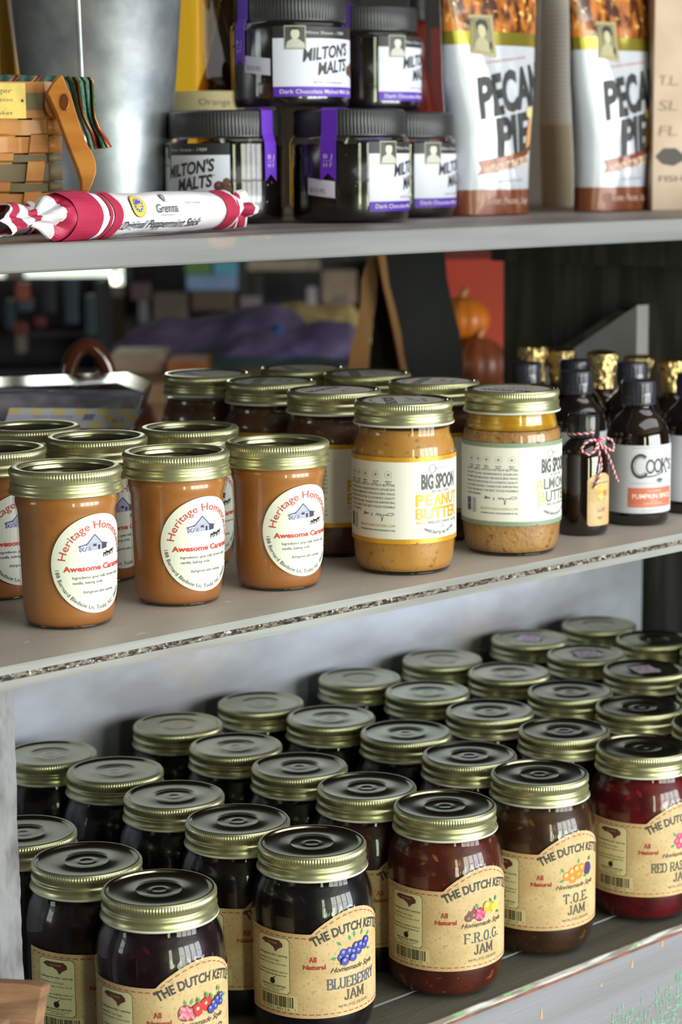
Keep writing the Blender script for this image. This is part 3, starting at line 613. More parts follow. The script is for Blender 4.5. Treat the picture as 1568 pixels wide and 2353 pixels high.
# ---- caramel jars
CAR_PROF = [(.0235, 0), (.0262, .0003), (.0282, .0020), (.0296, .0050), (.0304, .0095), (.0308, .016), (.0322, .068), (.0325, .0735), (.0331, .0760), (.0339, .0785), (.0341, .0815), (.0335, .0838), (.0327, .0850), (.0327, .0875)]
M_caramel = mat('caramel', (164, 106, 50), .4, c2=(152, 94, 42), scale=12, c3=(132, 78, 32), scale3=26, lo3=.6, hi3=.8, coat=.2)
CW, CRD, CBK, CNV = (224, 228, 214), (196, 58, 62), (56, 56, 58), (64, 66, 104)
M_clabel = mat('cream_label_paper', CW, .45, coat=.12)
def caramel_art():
    A = Art(); R = .0320; A.disc(0, 0, R, None, 0, n=72, m=M_clabel)
    A.text('Heritage Homestead', 0, .0228, .0052, CRD, w=.0655, bend=.0228, bold=.002)
    A.text('188 Bernard Bledsoe Ln, Todd, NC 28684 * 828-297', 0, -.0296, .0027, CBK, w=.0870, bend=-.0296)
    # barn
    hx, hz = -.0028, .0085; N = CNV; LV = (190, 192, 224)
    A.poly([(hx - .0055, hz), (hx + .0055, hz), (hx + .0055, hz + .0045), (hx, hz + .0100), (hx - .0055, hz + .0045)], LV, 1)
    A.poly([(hx - .0105, hz), (hx - .0055, hz), (hx - .0055, hz + .0045), (hx - .0108, hz + .0032)], LV, 1); A.poly([(hx + .0055, hz + .0003), (hx + .0100, hz + .0008), (hx + .0100, hz + .0036), (hx + .0055, hz + .0046)], (60, 60, 80), 1)
    for i in range(7): A.line([(hx - .0055, hz + .0008 + i * .0007), (hx + .0055, hz + .0007 + i * .0007)], .00016, N, 2)
    for i in range(5): q = .0045 - i * .001; A.line([(hx - q, hz + .0050 + i * .0010), (hx + q, hz + .0050 + i * .0010)], .00018, N, 2)
    A.line([(hx - .0062, hz + .0040), (hx, hz + .0104), (hx + .0062, hz + .0040)], .0006, N, 3); A.line([(hx - .0112, hz + .0033), (hx - .0055, hz + .0047)], .0006, N, 3); A.line([(hx + .0055, hz + .0048), (hx + .0106, hz + .0038)], .0006, N, 3)
    A.line([(hx - .0104, hz), (hx - .0104, hz + .003)], .0003, N, 3); A.line([(hx - .0100, hz), (hx - .0075, hz + .0028)], .0003, N, 3); A.line([(hx - .0075, hz), (hx - .0100, hz + .0028)], .0003, N, 3); A.line([(hx - .0070, hz), (hx - .0058, hz + .0028)], .0003, N, 3)
    A.rect(hx - .0012, hz + .0028, hx + .0012, hz + .0044, (40, 40, 60), 3); A.rect(hx + .0025, hz + .0006, hx + .0040, hz + .0034, (34, 34, 50), 3); A.rect(hx - .0042, hz + .0004, hx - .0030, hz + .0030, (130, 132, 160), 3)
    def goat(x, z, k, fl=1):
        A.poly([(x - .0014 * k, z + .0016 * k), (x + .0014 * k, z + .0016 * k), (x + .0016 * k, z + .0028 * k), (x - .0012 * k, z + .0030 * k)], (30, 30, 32), 3)
        for q in (-.0012, -.0008, .0009, .0013): A.rect(x + q * k - .00012, z, x + q * k + .00022, z + .0018 * k, (30, 30, 32), 3)
        A.poly([(x + fl * .0011 * k, z + .0024 * k), (x + fl * .0022 * k, z + .0036 * k), (x + fl * .0026 * k, z + .0033 * k), (x + fl * .0019 * k, z + .0020 * k)], (30, 30, 32), 3)
    goat(.0052, .0036, .95, 1); goat(.0088, .0038, 1.05, -1); goat(.0122, .0044, 1.1, 1)
    A.text('Awesome Caramel', .0003, -.0040, .0036, (206, 46, 44), w=.0490, bold=.03)
    A.text('Ingredients: goat milk, brown sugar,', -.0185, -.0090, .0019, (84, 84, 88), w=.0400, al='L', bold=.004); A.text('vanilla, baking soda', -.0185, -.0124, .0019, (84, 84, 88), w=.0215, al='L', bold=.004)
    A.text('Refrigerate after opening', .0010, -.0186, .0019, (96, 96, 100), w=.0250, shear=.25, bold=.004)
    return A
def caramel_map(s_, t, off):
    r = .03085 + .0014 * ((t + .0425) - .016) / .052 + off; a = s_ / .0322; return (r * sin(a), -r * cos(a), t + .0425)
_car = None
def caramel_jar(x, y, rz, label):
    global _car
    if _car: return dup(_car, (x, y, MID), rz, label)
    t = thing('caramel_jar', label, 'jar', (x, y, MID), rz, 'caramel jars on the middle shelf')
    shell(t, CAR_PROF); fill(t, CAR_PROF[2:], M_caramel, inset=.0012)
    MB().lathe([(.0225, .0003), (.0262, .0006), (.0272, .0020)], 48).build('glass_foot', [M_base], t)
    lid_ring(t); caramel_art().wrap('label', caramel_map, t)
    mm = MB().tube([(-.0314 * sin(R_(47)), -.0314 * cos(R_(47)), .012 + .004 * i) for i in range(14)], .00035, 6); mm.tube([(-.0316 * sin(R_(54)), -.0316 * cos(R_(54)), .014 + .004 * i) for i in range(13)], .0003, 6)
    mm.build('glass_mold_seam', [M_glass], t)
    _car = t; return t
caramel_jar(.7609, 1.1001, W(2.5), 'caramel jar nearest the camera, leftmost of the three along the shelf front')
caramel_jar(.8546, 1.1053, W(-2), 'caramel jar in the middle of the three along the shelf front')
caramel_jar(.9364, 1.0961, W(-3.5), 'caramel jar on the shelf front, beside the peanut butter jar')
caramel_jar(.8628, 1.2075, W(1), 'caramel jar behind and between the two leftmost front caramel jars')
caramel_jar(.9422, 1.2017, W(0), 'caramel jar farthest right in the second row, behind the middle front caramel jar')
caramel_jar(.8642, 1.2915, W(0), 'caramel jar at the back left, just in front of the clear plastic box')
caramel_jar(.7768, 1.2084, W(3), 'caramel jar cut by the left edge, behind the nearest caramel jar')

# ---- nut butter jars
NUT_PROF = [(.0285, 0), (.0315, .0004), (.0345, .0030), (.0364, .0080), (.0374, .0150), (.0377, .0215), (.0377, .0875), (.0374, .0905), (.0366, .0940), (.0354, .0968), (.0344, .0990), (.0339, .1010), (.0338, .1040), (.0338, .1075)]
def nut_mat(n, c, c2, c3, b=.1): return mat(n, c, .45, c2=c2, scale=30, c3=c3, scale3=240, lo3=.6, hi3=.66, coat=.2, bump=b, bscale=300)
NUTM = {'PEANUT': nut_mat('peanut_butter', (178, 128, 56), (166, 116, 48), (140, 94, 38)), 'ALMOND': nut_mat('almond_butter', (168, 126, 74), (150, 108, 58), (122, 80, 40), .5), 'DARK': nut_mat('dark_nut_butter', (88, 52, 30), (68, 40, 22), (112, 72, 40))}
M_oil = mat('nut_oil', (196, 156, 44), .2, c2=(168, 120, 28), scale=60, coat=.6)
M_nlabel = mat('white_label_paper', (232, 232, 224), .55, coat=.04)
M_foilgold = mat('gold_foil_print', (224, 174, 56), .45, .35)
M_teal = ink((130, 154, 138))
M_band = mat('label_band_amber', (216, 160, 50), .35, .25)
def nut_art(kind):
    A = Art(); S = .117; A.rect(-S, .0240, S, .0860, None, 0, M_nlabel); bm_ = M_band if kind != 'ALMOND' else M_teal
    A.rect(-S, .0240, S, .0271, None, 1, bm_); A.rect(-S, .0829, S, .0860, None, 1, bm_)
    A.rect(-S, .0271, S, .0274, None, 1, M_foilgold); A.rect(-S, .0826, S, .0829, None, 1, M_foilgold)
    DG, MG = (84, 90, 92), (120, 124, 124)
    A.ring(-.0075, .0772, .0030, .0004, DG, 1); A.ring(-.0072, .0772, .0022, .0002, DG, 1); A.line([(-.0046, .0776), (.0035, .0781), (.0068, .0788), (.0075, .0778), (.0066, .0770), (.0035, .0772), (-.0046, .0770)], .0003, DG, 1)
    for q in (-.0012, .0005, .0022): A.line([(q, .0796), (q + (q - .0005) * .2, .0812)], .0003, DG, 1)
    A.text('BIG SPOON', 0, .0632, .0104, DG, w=.0330, bold=.045); A.text('ROASTERS', .0005, .0600, .0020, DG, w=.0165)
    A.rect(-.0205, .0608, -.0095, .0610, MG, 1); A.rect(.0105, .0608, .0205, .0610, MG, 1)
    if kind == 'ALMOND':
        A.text('A', -.0215, .0505, .0085, None, al='L', w=.0068, m=M_foilgold); A.text('LMOND', .0042, .0505, .0085, (110, 122, 112), w=.0370, bold=.022)
        A.text('B', -.0190, .0410, .0085, None, al='L', w=.0060, m=M_foilgold); A.text('UTTER', .0040, .0410, .0085, (110, 122, 112), w=.0325, bold=.022)
    else:
        A.text('P', -.0205, .0510, .0084, None, al='L', w=.0058, bold=.035, m=M_foilgold); A.text('E', -.0128, .0510, .0084, None, al='L', w=.0048, m=M_foilgold); A.text('ANUT', .0070, .0510, .0084, None, w=.0275, bold=.035, m=M_foilgold)
        A.text('BU', -.0140, .0414, .0084, None, w=.0130, bold=.005, m=M_foilgold); A.text('TTER', .0065, .0414, .0084, None, w=.0265, bold=.035, m=M_foilgold)
    A.text('WITH', -.0205, .0376, .0024, None, al='L', m=M_foilgold, w=.0068); A.text('WILDFLOWER HONEY', .0050, .0376, .0024, DG, w=.0335)
    A.text('13 oz / 369 g', 0, .0348, .0013, DG, w=.0075); A.text('HANDCRAFTED NUT BUTTERS', .0, .0298, .0023, DG, w=.0310, bend=-.03, bold=.02)
    A.rect(-.0215, .0340, -.0155, .0342, MG, 1); A.rect(.0155, .0340, .0215, .0342, MG, 1)
    txt = ['EVERY SMALL BATCH OF NUT BUTTER', 'EXCEPTIONAL INGREDIENTS SOURCED', 'FROM LIKE-MINDED PRODUCERS WHO', 'SHARE OUR DEDICATION TO AUTHENTIC QUALITY', '& CONNECTEDNESS. THANKS FOR SUPPORTING', 'US AS WE MAKE THE BEST FOOD POSSIBLE', 'WITHOUT COMPROMISE.']
    for i, q in enumerate(txt): A.text(q, -.0352 if i < 6 else -.0640, .0652 - i * .0031, .0016, (112, 114, 112), w=.0440 if i < 6 else .0150, al='R', bold=.008)
    import_sig = [(-.0610, .0440), (-.0600, .0462), (-.0596, .0440), (-.0588, .0456), (-.0580, .0444), (-.0570, .0452), (-.0562, .0446)]
    A.line(import_sig, .0005, (50, 50, 52), 2); A.line([(-.0535, .0452), (-.0532, .0436)], .0006, (50, 50, 52), 2)
    A.line([(-.0500, .0440), (-.0490, .0456), (-.0482, .0440), (-.0472, .0456), (-.0462, .0440), (-.0455, .0450), (-.0450, .0400), (-.0438, .0450), (-.0420, .0444), (-.0400, .0458), (-.0366, .0462), (-.0362, .0450), (-.0385, .0442), (-.0415, .0446)], .00032, (50, 50, 52), 2)
    A.text('BIGSPOONROASTERS.COM', -.0352, .0360, .0018, (196, 160, 84), w=.0290, al='R'); A.text('HANDMADE WITH LOVE IN DURHAM, NC USA', -.0352, .0330, .0011, (90, 90, 90), w=.0290, al='R', bold=.02)
    A.rect(-.0790, .0340, -.0745, .0440, (72, 92, 110), 2); A.rect(-.0780, .0385, -.0755, .0400, (120, 150, 130), 3); A.rect(-.0728, .0330, -.0690, .0440, (176, 180, 178), 2)
    for i, cx in enumerate((-.0400, -.0500, -.0595, -.0670, -.0740)):
        A.ring(cx, .0735, .0026, .00022, (196, 178, 130), 1); A.disc(cx, .0735, .0011, (150, 160, 150), 1, n=8); A.greek(cx - .0022, cx + .0024, .0684, .0008, (120, 124, 124), i); A.greek(cx - .0018, cx + .0018, .0670, .0008, (120, 124, 124), i + 9)
    A.disc(-.0195, .0860, .0009, (120, 84, 44), 3, n=10); A.disc(-.0195, .0240, .0009, (150, 100, 50), 3, n=10)
    return A
M_topst = mat('paper_lid_sticker', (196, 194, 186), .5)
def top_sticker(parent, rz):
    A = Art(); A.disc(0, 0, .0295, None, 0, n=48, m=M_topst); A.ring(0, 0, .0285, .0005, (60, 60, 60), 1, n=48)
    A.text('BIG SPOON', 0, .0060, .0085, (96, 98, 100), w=.040, bold=.02); A.ring(-.004, -.006, .0050, .0006, (96, 98, 100), 1); A.line([(.001, -.0055), (.016, -.002), (.0165, -.005), (.001, -.0075)], .0006, (96, 98, 100), 1)
    A.text('ROASTERS', 0, -.0165, .0030, (110, 110, 112), w=.020); A.text('HANDCRAFTED', 0, .0225, .0026, (110, 110, 112), w=.026, bend=.03)
    ca, sa = cos(rz), sin(rz); return A.wrap('lid_sticker', lambda s_, t, off: (s_ * ca - t * sa, s_ * sa + t * ca, .12225 + off), parent, step=.5)
_nut = {}
def nut_jar(kind, x, y, rz, label, R=.0350, st=0.4):
    if kind in _nut: return dup(_nut[kind], (x, y, MID), rz, label)
    t = thing('nut_butter_jar', label, 'jar', (x, y, MID), rz, 'nut butter jars on the middle shelf')
    shell(t, NUT_PROF); fill(t, NUT_PROF[2:], NUTM[kind], inset=.0012, top=.0945 if kind == 'ALMOND' else .1065)
    if kind == 'ALMOND': MB().lathe([(.0345, .0945), (.0335, .1000), (.0326, .1040), (.0326, .106)], 48).build('oil_layer', [M_oil], t)
    MB().lathe([(.0275, .0003), (.0315, .0006), (.0330, .0018)], 48).build('glass_foot', [M_base], t)
    l = lid_onepiece(t, R, .1070); top_sticker(l, st); nut_art(kind).wrap('label', cyl(.0377), t)
    _nut[kind] = t; return t
nut_jar('PEANUT', 1.0415, 1.0784, W(0), 'peanut butter jar with amber label bands at the shelf front', st=.9)
nut_jar('ALMOND', 1.1502, 1.0735, W(14), 'almond butter jar with green label bands and yellow oil on top', st=1.6)
nut_jar('DARK', 1.0526, 1.1653, W(3), 'brown nut butter jar directly behind the peanut butter jar, its amber label half hidden', st=.2)
nut_jar('DARK', 1.0636, 1.2517, W(30), 'brown nut butter jar third in line behind the peanut butter jar')
nut_jar('DARK', 1.0657, 1.3345, W(70), 'brown nut butter jar at the back left, fourth behind the peanut butter jar')
nut_jar('DARK', 1.1515, 1.3134, W(60), 'nut butter jar farthest back, its lid just under the purple cloth')
nut_jar('DARK', 1.1565, 1.2400, W(40), 'nut butter jar third in line behind the almond butter jar')
nut_jar('DARK', 1.1503, 1.1569, W(20), 'nut butter jar directly behind the almond butter jar')

# ------------------------------------------------------------------ upper shelf
# ---- malted-milk jars
MJ_R, MJ_H = .0495, .0920
MJ_PROF = [(.040, 0), (.0445, .0004), (.0475, .0022), (.0490, .0055), (.0495, .010), (.0495, .064), (.0490, .0680), (.0470, .0705), (.0452, .0715)]
M_plastic = glass('clear_plastic', (245, 245, 245), .03, 1.55)
M_malts = mat('dark_chocolate_malt_balls', (18, 13, 12), .25, c2=(8, 6, 6), scale=60, coat=.6)
M_blacklid = mat('black_ribbed_lid', (44, 45, 48), .35)
M_purple = mat('purple_ribbon', (92, 36, 178), .5)
M_tag = mat('price_tag_paper', (196, 192, 216), .6)
PUR, BLK = (84, 40, 168), (34, 34, 40)
def malt_art():
    A = Art(); a = .0425
    A.rect(-a, .0560, a, .0655, (36, 36, 40), 0); A.rect(-a, .0175, a, .0560, (206, 210, 226), 0); A.rect(-a, .0095, a, .0175, PUR, 0)
    A.text('Milton Sloane - 1989', .004, .0592, .0026, (196, 196, 200), w=.040, shear=.1)
    A.text("MILTON'S", .006, .0405, .0100, BLK, w=.0480, bold=.032, shear=.12, slope=.13); A.text('MALTS', .0115, .0290, .0100, BLK, w=.0330, bold=.032, shear=.12, slope=.13)
    A.text('TM', .0285, .0390, .0016, BLK)
    A.disc(.0335, .0310, .0042, (70, 40, 34), 3); A.disc(.0330, .0322, .0015, (120, 80, 70), 4, n=10); A.disc(.0400, .0290, .0038, (84, 50, 42), 2); A.disc(.0395, .0345, .0032, (96, 60, 50), 1)
    A.text('NET WT. 12 OZ (340 grams)', .006, .0200, .0018, (110, 110, 116), w=.030)
    A.text('Dark Chocolate Malted Milk Balls', .001, .0120, .0034, (214, 208, 232), w=.076, bold=.008)
    # portrait print, a person in pale clothes with dark hair
    A.rect(-.0330, .0470, -.0150, .0660, (150, 152, 130), 2); A.rect(-.0320, .0480, -.0160, .0650, (66, 68, 66), 3)
    A.poly([(-.0315, .0482), (-.0305, .0530), (-.0255, .0560), (-.0210, .0550), (-.0165, .0520), (-.0160, .0482)], (184, 186, 178), 4); A.disc(-.0240, .0595, .0036, (196, 196, 184), 5, ry=.0046); A.poly([(-.0280, .0600), (-.0275, .0640), (-.0240, .0650), (-.0205, .0640), (-.0200, .0600), (-.0215, .0625), (-.0265, .0625)], (40, 40, 40), 6)
    return A
def ribbon(parent, ang):
    w = .0068; ca, sa = sin(ang), -cos(ang); tx, ty = cos(ang), sin(ang); m = MB()
    path = [(.020, MJ_H + .0006), (.0445, MJ_H + .0006), (.0468, MJ_H - .0008), (.0472, .0730), (.0500, .0660), (.0504, .060), (.0503, .0500), (.0504, .0445)]
    vs = []
    for r, z in path: vs += [(r * ca - tx * w, r * sa - ty * w, z), (r * ca + tx * w, r * sa + ty * w, z)]
    fs = [(2 * i, 2 * i + 1, 2 * i + 3, 2 * i + 2) for i in range(len(path) - 1)]
    m.add(vs, fs, 0); r = .0505; e = [(r * ca - tx * w, r * sa - ty * w, .0345), (r * ca, r * sa, .0405), (r * ca + tx * w, r * sa + ty * w, .0345)]
    b = len(vs); m.add([vs[-2], vs[-1], e[0], e[1], e[2]], [(0, 3, 2), (0, 1, 3), (1, 4, 3)], 0)
    o = m.build('ribbon', [M_purple], parent, solid=.0004)
    A = Art(); A.text('B J', 0, .0525, .0036, (196, 170, 226), w=.0075); A.text('H F', 0, .0455, .0036, (196, 170, 226), w=.0075); A.rect(-.0040, .0503, .0040, .0506, (196, 170, 226), 2)
    A.wrap('ribbon_print', lambda s_, t, off: ((.0506 + off) * ca + tx * s_, (.0506 + off) * sa + ty * s_, t), o, step=.5, base=.0003)
_malt = None
def malt_jar(c, z, rz, label, tagang=None, slope=0):
    global _malt
    if _malt:
        t = dup(_malt, (c[0], c[1], z), rz, label)
    else:
        t = thing('malt_jar', label, 'jar', (c[0], c[1], z), rz, 'jars of chocolate malts stacked on the upper shelf')
        shell(t, MJ_PROF, 96).data.materials[0] = M_plastic
        bm = MB().lathe([(max(.001, r - .0016), max(.002, q)) for r, q in MJ_PROF if q <= .066], 64)
        rnd = random.Random(7)
        for k in range(90):
            a = rnd.uniform(0, 2 * pi); q = rnd.uniform(.010, .061); r = .0415
            bm.blob((r * cos(a), r * sin(a), q), (.0066, .0066, .0066), 0, 12, 8)
        bm.build('malt_balls', [M_malts], t)
        p = [(.0462, .0700), (.0464, .0710), (.0462, .0716)] + [(.0461, .0718, 0, .0005), (.0461, .0895, 0, .0005)] + [(.0458, .0905), (.0448, .0916), (.0435, .0919), (.0425, .0912), (.001, .0912)]
        MB().lathe(p, 400).build('lid', [M_blacklid], t)
        malt_art().wrap('label', cyl(MJ_R), t); ribbon(t, R_(92)); ribbon(t, R_(-88))
        _malt = t
    if tagang is not None:
        A = Art(); A.rect(-.0125, .022 + slope, .0125, .0355 + slope, None, 0, M_tag); A.text('$10.95', -.003, .0245 + slope, .0040, (120, 116, 140), w=.014)
        A.wrap('price_sticker', lambda s_, q, off: ((MJ_R + .0004 + off) * sin(tagang + s_ / MJ_R), -(MJ_R + .0004 + off) * cos(tagang + s_ / MJ_R), q - s_ * .12), t)
    return t
def on_up(u, v, d): p = at(u, v, d); return (p.x, p.y)
pL, pM, pRr = on_up(520, 500, 1.745), on_up(805, 500, 1.745), on_up(922, 500, 1.885)
pU1, pU2 = on_up(670, 250, 1.75), on_up(842, 250, 1.885)
malt_jar(pL, UP, R_(-84), 'lower left malt jar beside the bucket, its white label cut off at the left')
malt_jar(pM, UP, R_(25), 'lower middle malt jar with a price sticker low on its front', R_(-96))
malt_jar(pRr, UP, R_(19), 'lower right malt jar standing nearest the white pecan bags')
malt_jar(pU1, UP + MJ_H + .0008, R_(-9), 'upper left malt jar of the stack, label facing front, with a price sticker', R_(-66), .006)
malt_jar(pU2, UP + MJ_H + .0008, R_(19), 'upper right malt jar of the stack, partly behind its neighbour')

# ---- galvanised bucket
M_zinc = mat('galvanised_zinc', (196, 202, 210), .42, .8, c2=(164, 172, 182), scale=38, lo=.38, hi=.62, bump=.10, bscale=60)
_z = at(234, 440, 1.76); bc = (_z.x, _z.y)
t = thing('flower_bucket', 'tall galvanised metal bucket standing behind the basket', 'bucket', (bc[0], bc[1], UP))
hgt = .30; r0, r1 = .0545, .0545 + .30 * .0685 * 1.25
MB().lathe([(r0 - .001, 0), (r0, .0006), (r0 + .0002, .004), (r1, hgt), (r1 + .002, hgt + .001), (r1 + .0025, hgt + .003), (r1, hgt + .0045), (r1 - .002, hgt + .002), (r0 - .001, .006), (.001, .006)], 128).build('bucket_body', [M_zinc], t)
sa = R_(-28 - 20); mm = MB()
vs = []
for i in range(13):
    q = i / 12; r = r0 + (r1 - r0) * q + .0009; z = .004 + (hgt - .004) * q
    for da, dr in ((-.022, -.0012), (-.018, -.0003), (.018, -.0003), (.022, -.0012)): vs.append(((r + dr) * sin(sa + da), -(r + dr) * cos(sa + da), z))
mm.add(vs, [(4 * i + k, 4 * i + k + 1, 4 * i + k + 5, 4 * i + k + 4) for i in range(12) for k in range(3)], 0, True)
mm.build('side_seam', [M_zinc], t)

# ---- woven basket
M_wood = mat('honey_maple_splint', (198, 130, 54), .5, c2=(180, 110, 40), scale=14, stretch=(1, 1, 4), coat=.15, bump=.08)
M_olive = mat('olive_splint', (112, 98, 66), .6, c2=(98, 86, 58), scale=14)
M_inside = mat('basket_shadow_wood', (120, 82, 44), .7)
M_brass = mat('brass_plate', (186, 160, 88), .4, .55, c2=(170, 146, 84), scale=60)
M_copper = mat('copper_rivet', (160, 96, 60), .35, .8)
cB = at(146, 330, 1.52); th = R_(-24); ex = Vector((cos(th), sin(th), 0)); ny = Vector((sin(th), -cos(th), 0))   # ny: outward from the face
orig = Vector((cB.x, cB.y, UP)); Wb, Db = .20, .11
t = thing('splint_basket', 'honey-coloured woven splint basket with olive bands and a brass plate', 'basket', orig)
def BX(s_, o, z): v = ex * s_ + ny * o + Vector((0, 0, z * .87)); return tuple(v)       # s_<0 to the left of the right-hand corner
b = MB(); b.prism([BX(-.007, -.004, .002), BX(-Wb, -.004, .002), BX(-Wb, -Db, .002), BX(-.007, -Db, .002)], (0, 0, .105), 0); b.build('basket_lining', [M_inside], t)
b = MB()
def strip_h(z0, z1, m, amp, ph, taper=1.0):
    def fn(u, v):
        s_ = -.012 - (Wb - .012) * u; w = amp * sin((s_ / .0235 + ph) * pi); return BX(s_, .0016 + w, z0 + (z1 - z0) * v + .0006 * sin(s_ * 70 + ph))
    b.grid(lambda u, v: fn(1 - u, v), 90, 2, m, smooth=False)
    def fc(u, v):    # round the corner and along the side
        a = u * pi / 2
        if u < .5: a = u * pi; return BX(-.012 + .012 * sin(a), -.0104 + .012 * cos(a) + .0, z0 + (z1 - z0) * v)
        return BX(.0, -.0104 - (u - .5) * 2 * (Db - .02), z0 + (z1 - z0) * v)
    b.grid(fc, 24, 2, m)
rows_ = [(.004, .018, 0), (.020, .0335, 0), (.035, .0420, 1), (.0435, .0580, 1), (.0595, .0655, 1), (.067, .0800, 0), (.0815, .0940, 0)]
for i, (za, zb, m_) in enumerate(rows_): strip_h(za, zb, m_, .0009, i % 2)
for k in range(8):
    sx = -.022 - .0235 * k
    def fv(u, v, k=k, sx=sx): z = .002 + .094 * v; i = 0; ph = sum(1 for r_ in rows_ if z > r_[0]); return BX(sx + (u - .5) * .0125 - .010 * (.5 - v) * 1.2,   .0016 + .0013 * sin(ph * pi + k * pi + pi / 2), z)
    b.grid(fv, 2, 56, 0, smooth=False)
b.build('woven_body', [M_wood, M_olive], t, solid=.0010)
b = MB()
def rim(z0, z1, out, m):
    P = [(-Wb, 0), (-.014, 0), (-.008, -.0012), (-.0035, -.0045), (-.001, -.010), (0, -.018), (0, -Db)]
    for (a, c), (d, e) in zip(P, P[1:]): b.add([BX(a, c + out + .002, z0), BX(d + (out if d > -.004 else 0), e + out, z0) if False else BX(d, e + out, z0), BX(d, e + out, z1), BX(a, c + out + (.0 if a > -Wb else 0), z1)] if False else [BX(a, c + out, z0), BX(d, e + out, z0), BX(d, e + out, z1), BX(a, c + out, z1)], [(0, 1, 2, 3)], m)
rim(.095, .1245, .0030, 0); rim(.1015, .1155, .0038, 1)
b.build('rim_band', [M_wood, M_olive], t, solid=.0022)
A = Art(); A.rect(-.0260, -.0125, .0260, .0125, None, 0, M_brass)
for q, y_, w_ in (('Traberger', .0055, .030), ('us Collection', -.0005, .032), ('Edition', -.0048, .012), ('Cheer Basket', -.0098, .034)): A.text(q, .0165 if q != 'Edition' else .007, y_, .0036 if y_ > 0 else .0028, (92, 72, 36), w=w_, al='R', shear=.15, layer=1)
A.disc(.0235, 0, .0011, (90, 60, 40), 2)
po = Vector(BX(-.0535, .0052, .1090)); pl = A.wrap('name_plate', plane_map(po, ex, (0, 0, 1)), t, step=.5)
# swing handle hanging outside the right-hand end
hp = [(140, 171), (146, 176), (155, 200), (166, 225), (174, 252), (186, 292), (200, 330), (214, 352), (221, 375), (222, 395), (214, 420), (205, 440), (196, 470), (188, 500), (187, 470), (189, 440), (188, 415), (180, 388), (168, 358), (155, 325), (143, 292), (132, 262), (122, 240), (114, 222), (109, 214), (120, 193)]
dH = 1.487; P3d = [at(u, v, dH) - orig for u, v in hp]
hd = MB().prism([tuple(p) for p in reversed(P3d)], tuple(C_F * .007 + C_R * -.0028), 0).build('handle', [M_wood], t, bevel=.0008)
rv = at(149, 234, dH - .0015) - orig
mm = MB(); q = []
for i in range(28): a = 2 * pi * i / 28; q.append(tuple(Vector(rv) + C_R * (.0033 * cos(a)) + C_D * (.0061 * sin(a))))
mm.prism(q, tuple(C_F * .004), 0); mm.build('rivet', [M_copper], hd, bevel=.0006)
mm = MB(); q = []
for i in range(28): a = 2 * pi * i / 28; q.append(tuple(at(126, 238, dH + .012) - orig + C_R * (.0075 * cos(a)) + C_D * (.0100 * sin(a))))
mm.prism(q, tuple(C_F * .008), 0); mm.build('pivot_disc', [M_wood], t, bevel=.0008)
# liner cloth
def cloth_mat():
    m = mat('green_striped_cotton', (62, 96, 84), .85, c2=(84, 120, 102), scale=330, lo=.45, hi=.55, bump=.3, bscale=500); nt = m.node_tree; b_ = nt.nodes['Principled BSDF']
    src = b_.inputs['Base Color'].links[0].from_socket
    uv = nt.nodes.new('ShaderNodeUVMap'); sp = nt.nodes.new('ShaderNodeSeparateXYZ'); nt.links.new(uv.outputs[0], sp.inputs[0])
    md = nt.nodes.new('ShaderNodeMath'); md.operation = 'FRACT'; nt.links.new(sp.outputs[0], md.inputs[0])
    rp = nt.nodes.new('ShaderNodeValToRGB'); rp.color_ramp.interpolation = 'CONSTANT'; e = rp.color_ramp.elements
    e[0].position = 0; e[0].color = (0, 0, 0, 1); e[1].position = .58; e[1].color = (*lin((206, 160, 70)), 1)
    for ps, c in ((.63, (150, 40, 52)), (.82, (206, 160, 70)), (.87, (0, 0, 0))): k = e.new(ps); k.color = (*lin(c), 1)
    nt.links.new(md.outputs[0], rp.inputs[0])
    cm = nt.nodes.new('ShaderNodeMath'); cm.operation = 'COMPARE'; 
    lt = nt.nodes.new('ShaderNodeMath'); lt.operation = 'LESS_THAN'; lt.inputs[1].default_value = .58; nt.links.new(md.outputs[0], lt.inputs[0])
    gt = nt.nodes.new('ShaderNodeMath'); gt.operation = 'GREATER_THAN'; gt.inputs[1].default_value = .87; nt.links.new(md.outputs[0], gt.inputs[0])
    ad = nt.nodes.new('ShaderNodeMath'); ad.operation = 'MAXIMUM'; nt.links.new(lt.outputs[0], ad.inputs[0]); nt.links.new(gt.outputs[0], ad.inputs[1])
    x = nt.nodes.new('ShaderNodeMix'); x.data_type = 'RGBA'; nt.links.new(ad.outputs[0], x.inputs[0]); nt.links.new(rp.outputs[0], x.inputs[6]); nt.links.new(src, x.inputs[7]); nt.links.new(x.outputs[2], b_.inputs['Base Color'])
    return m
M_cloth = cloth_mat()
def cloth(name, rows, nv, depthf, uvf, loc, parent=None):
    # rows: list of (left px, right px) stations interpolated down the drape
    m = MB(); nu = 26
    def fn(u, v):
        k = v * (len(rows) - 1); i = min(int(k), len(rows) - 2); f = k - i
        a = [rows[i][0][j] * (1 - f) + rows[i + 1][0][j] * f for j in (0, 1)]; c = [rows[i][1][j] * (1 - f) + rows[i + 1][1][j] * f for j in (0, 1)]
        return at(a[0] * (1 - u) + c[0] * u, a[1] * (1 - u) + c[1] * u, depthf(u, v)) - Vector(loc)
    m.grid(fn, nu, nv, 0); o = m.build(name, [M_cloth], parent, solid=.0012)
    uvl = o.data.uv_layers.new(name='UVMap')
    for p in o.data.polygons:
        for li in p.loop_indices:
            vi = o.data.loops[li].vertex_index; u, v = (vi % (nu + 1)) / nu, (vi // (nu + 1)) / nv; uvl.data[li].uv = (uvf(u, v), v)
    return o
L0 = at(100, 182, 1.54)
lt_ = thing('basket_liner', 'green cotton liner with red and gold stripes draped over the basket rim', 'cloth', L0)
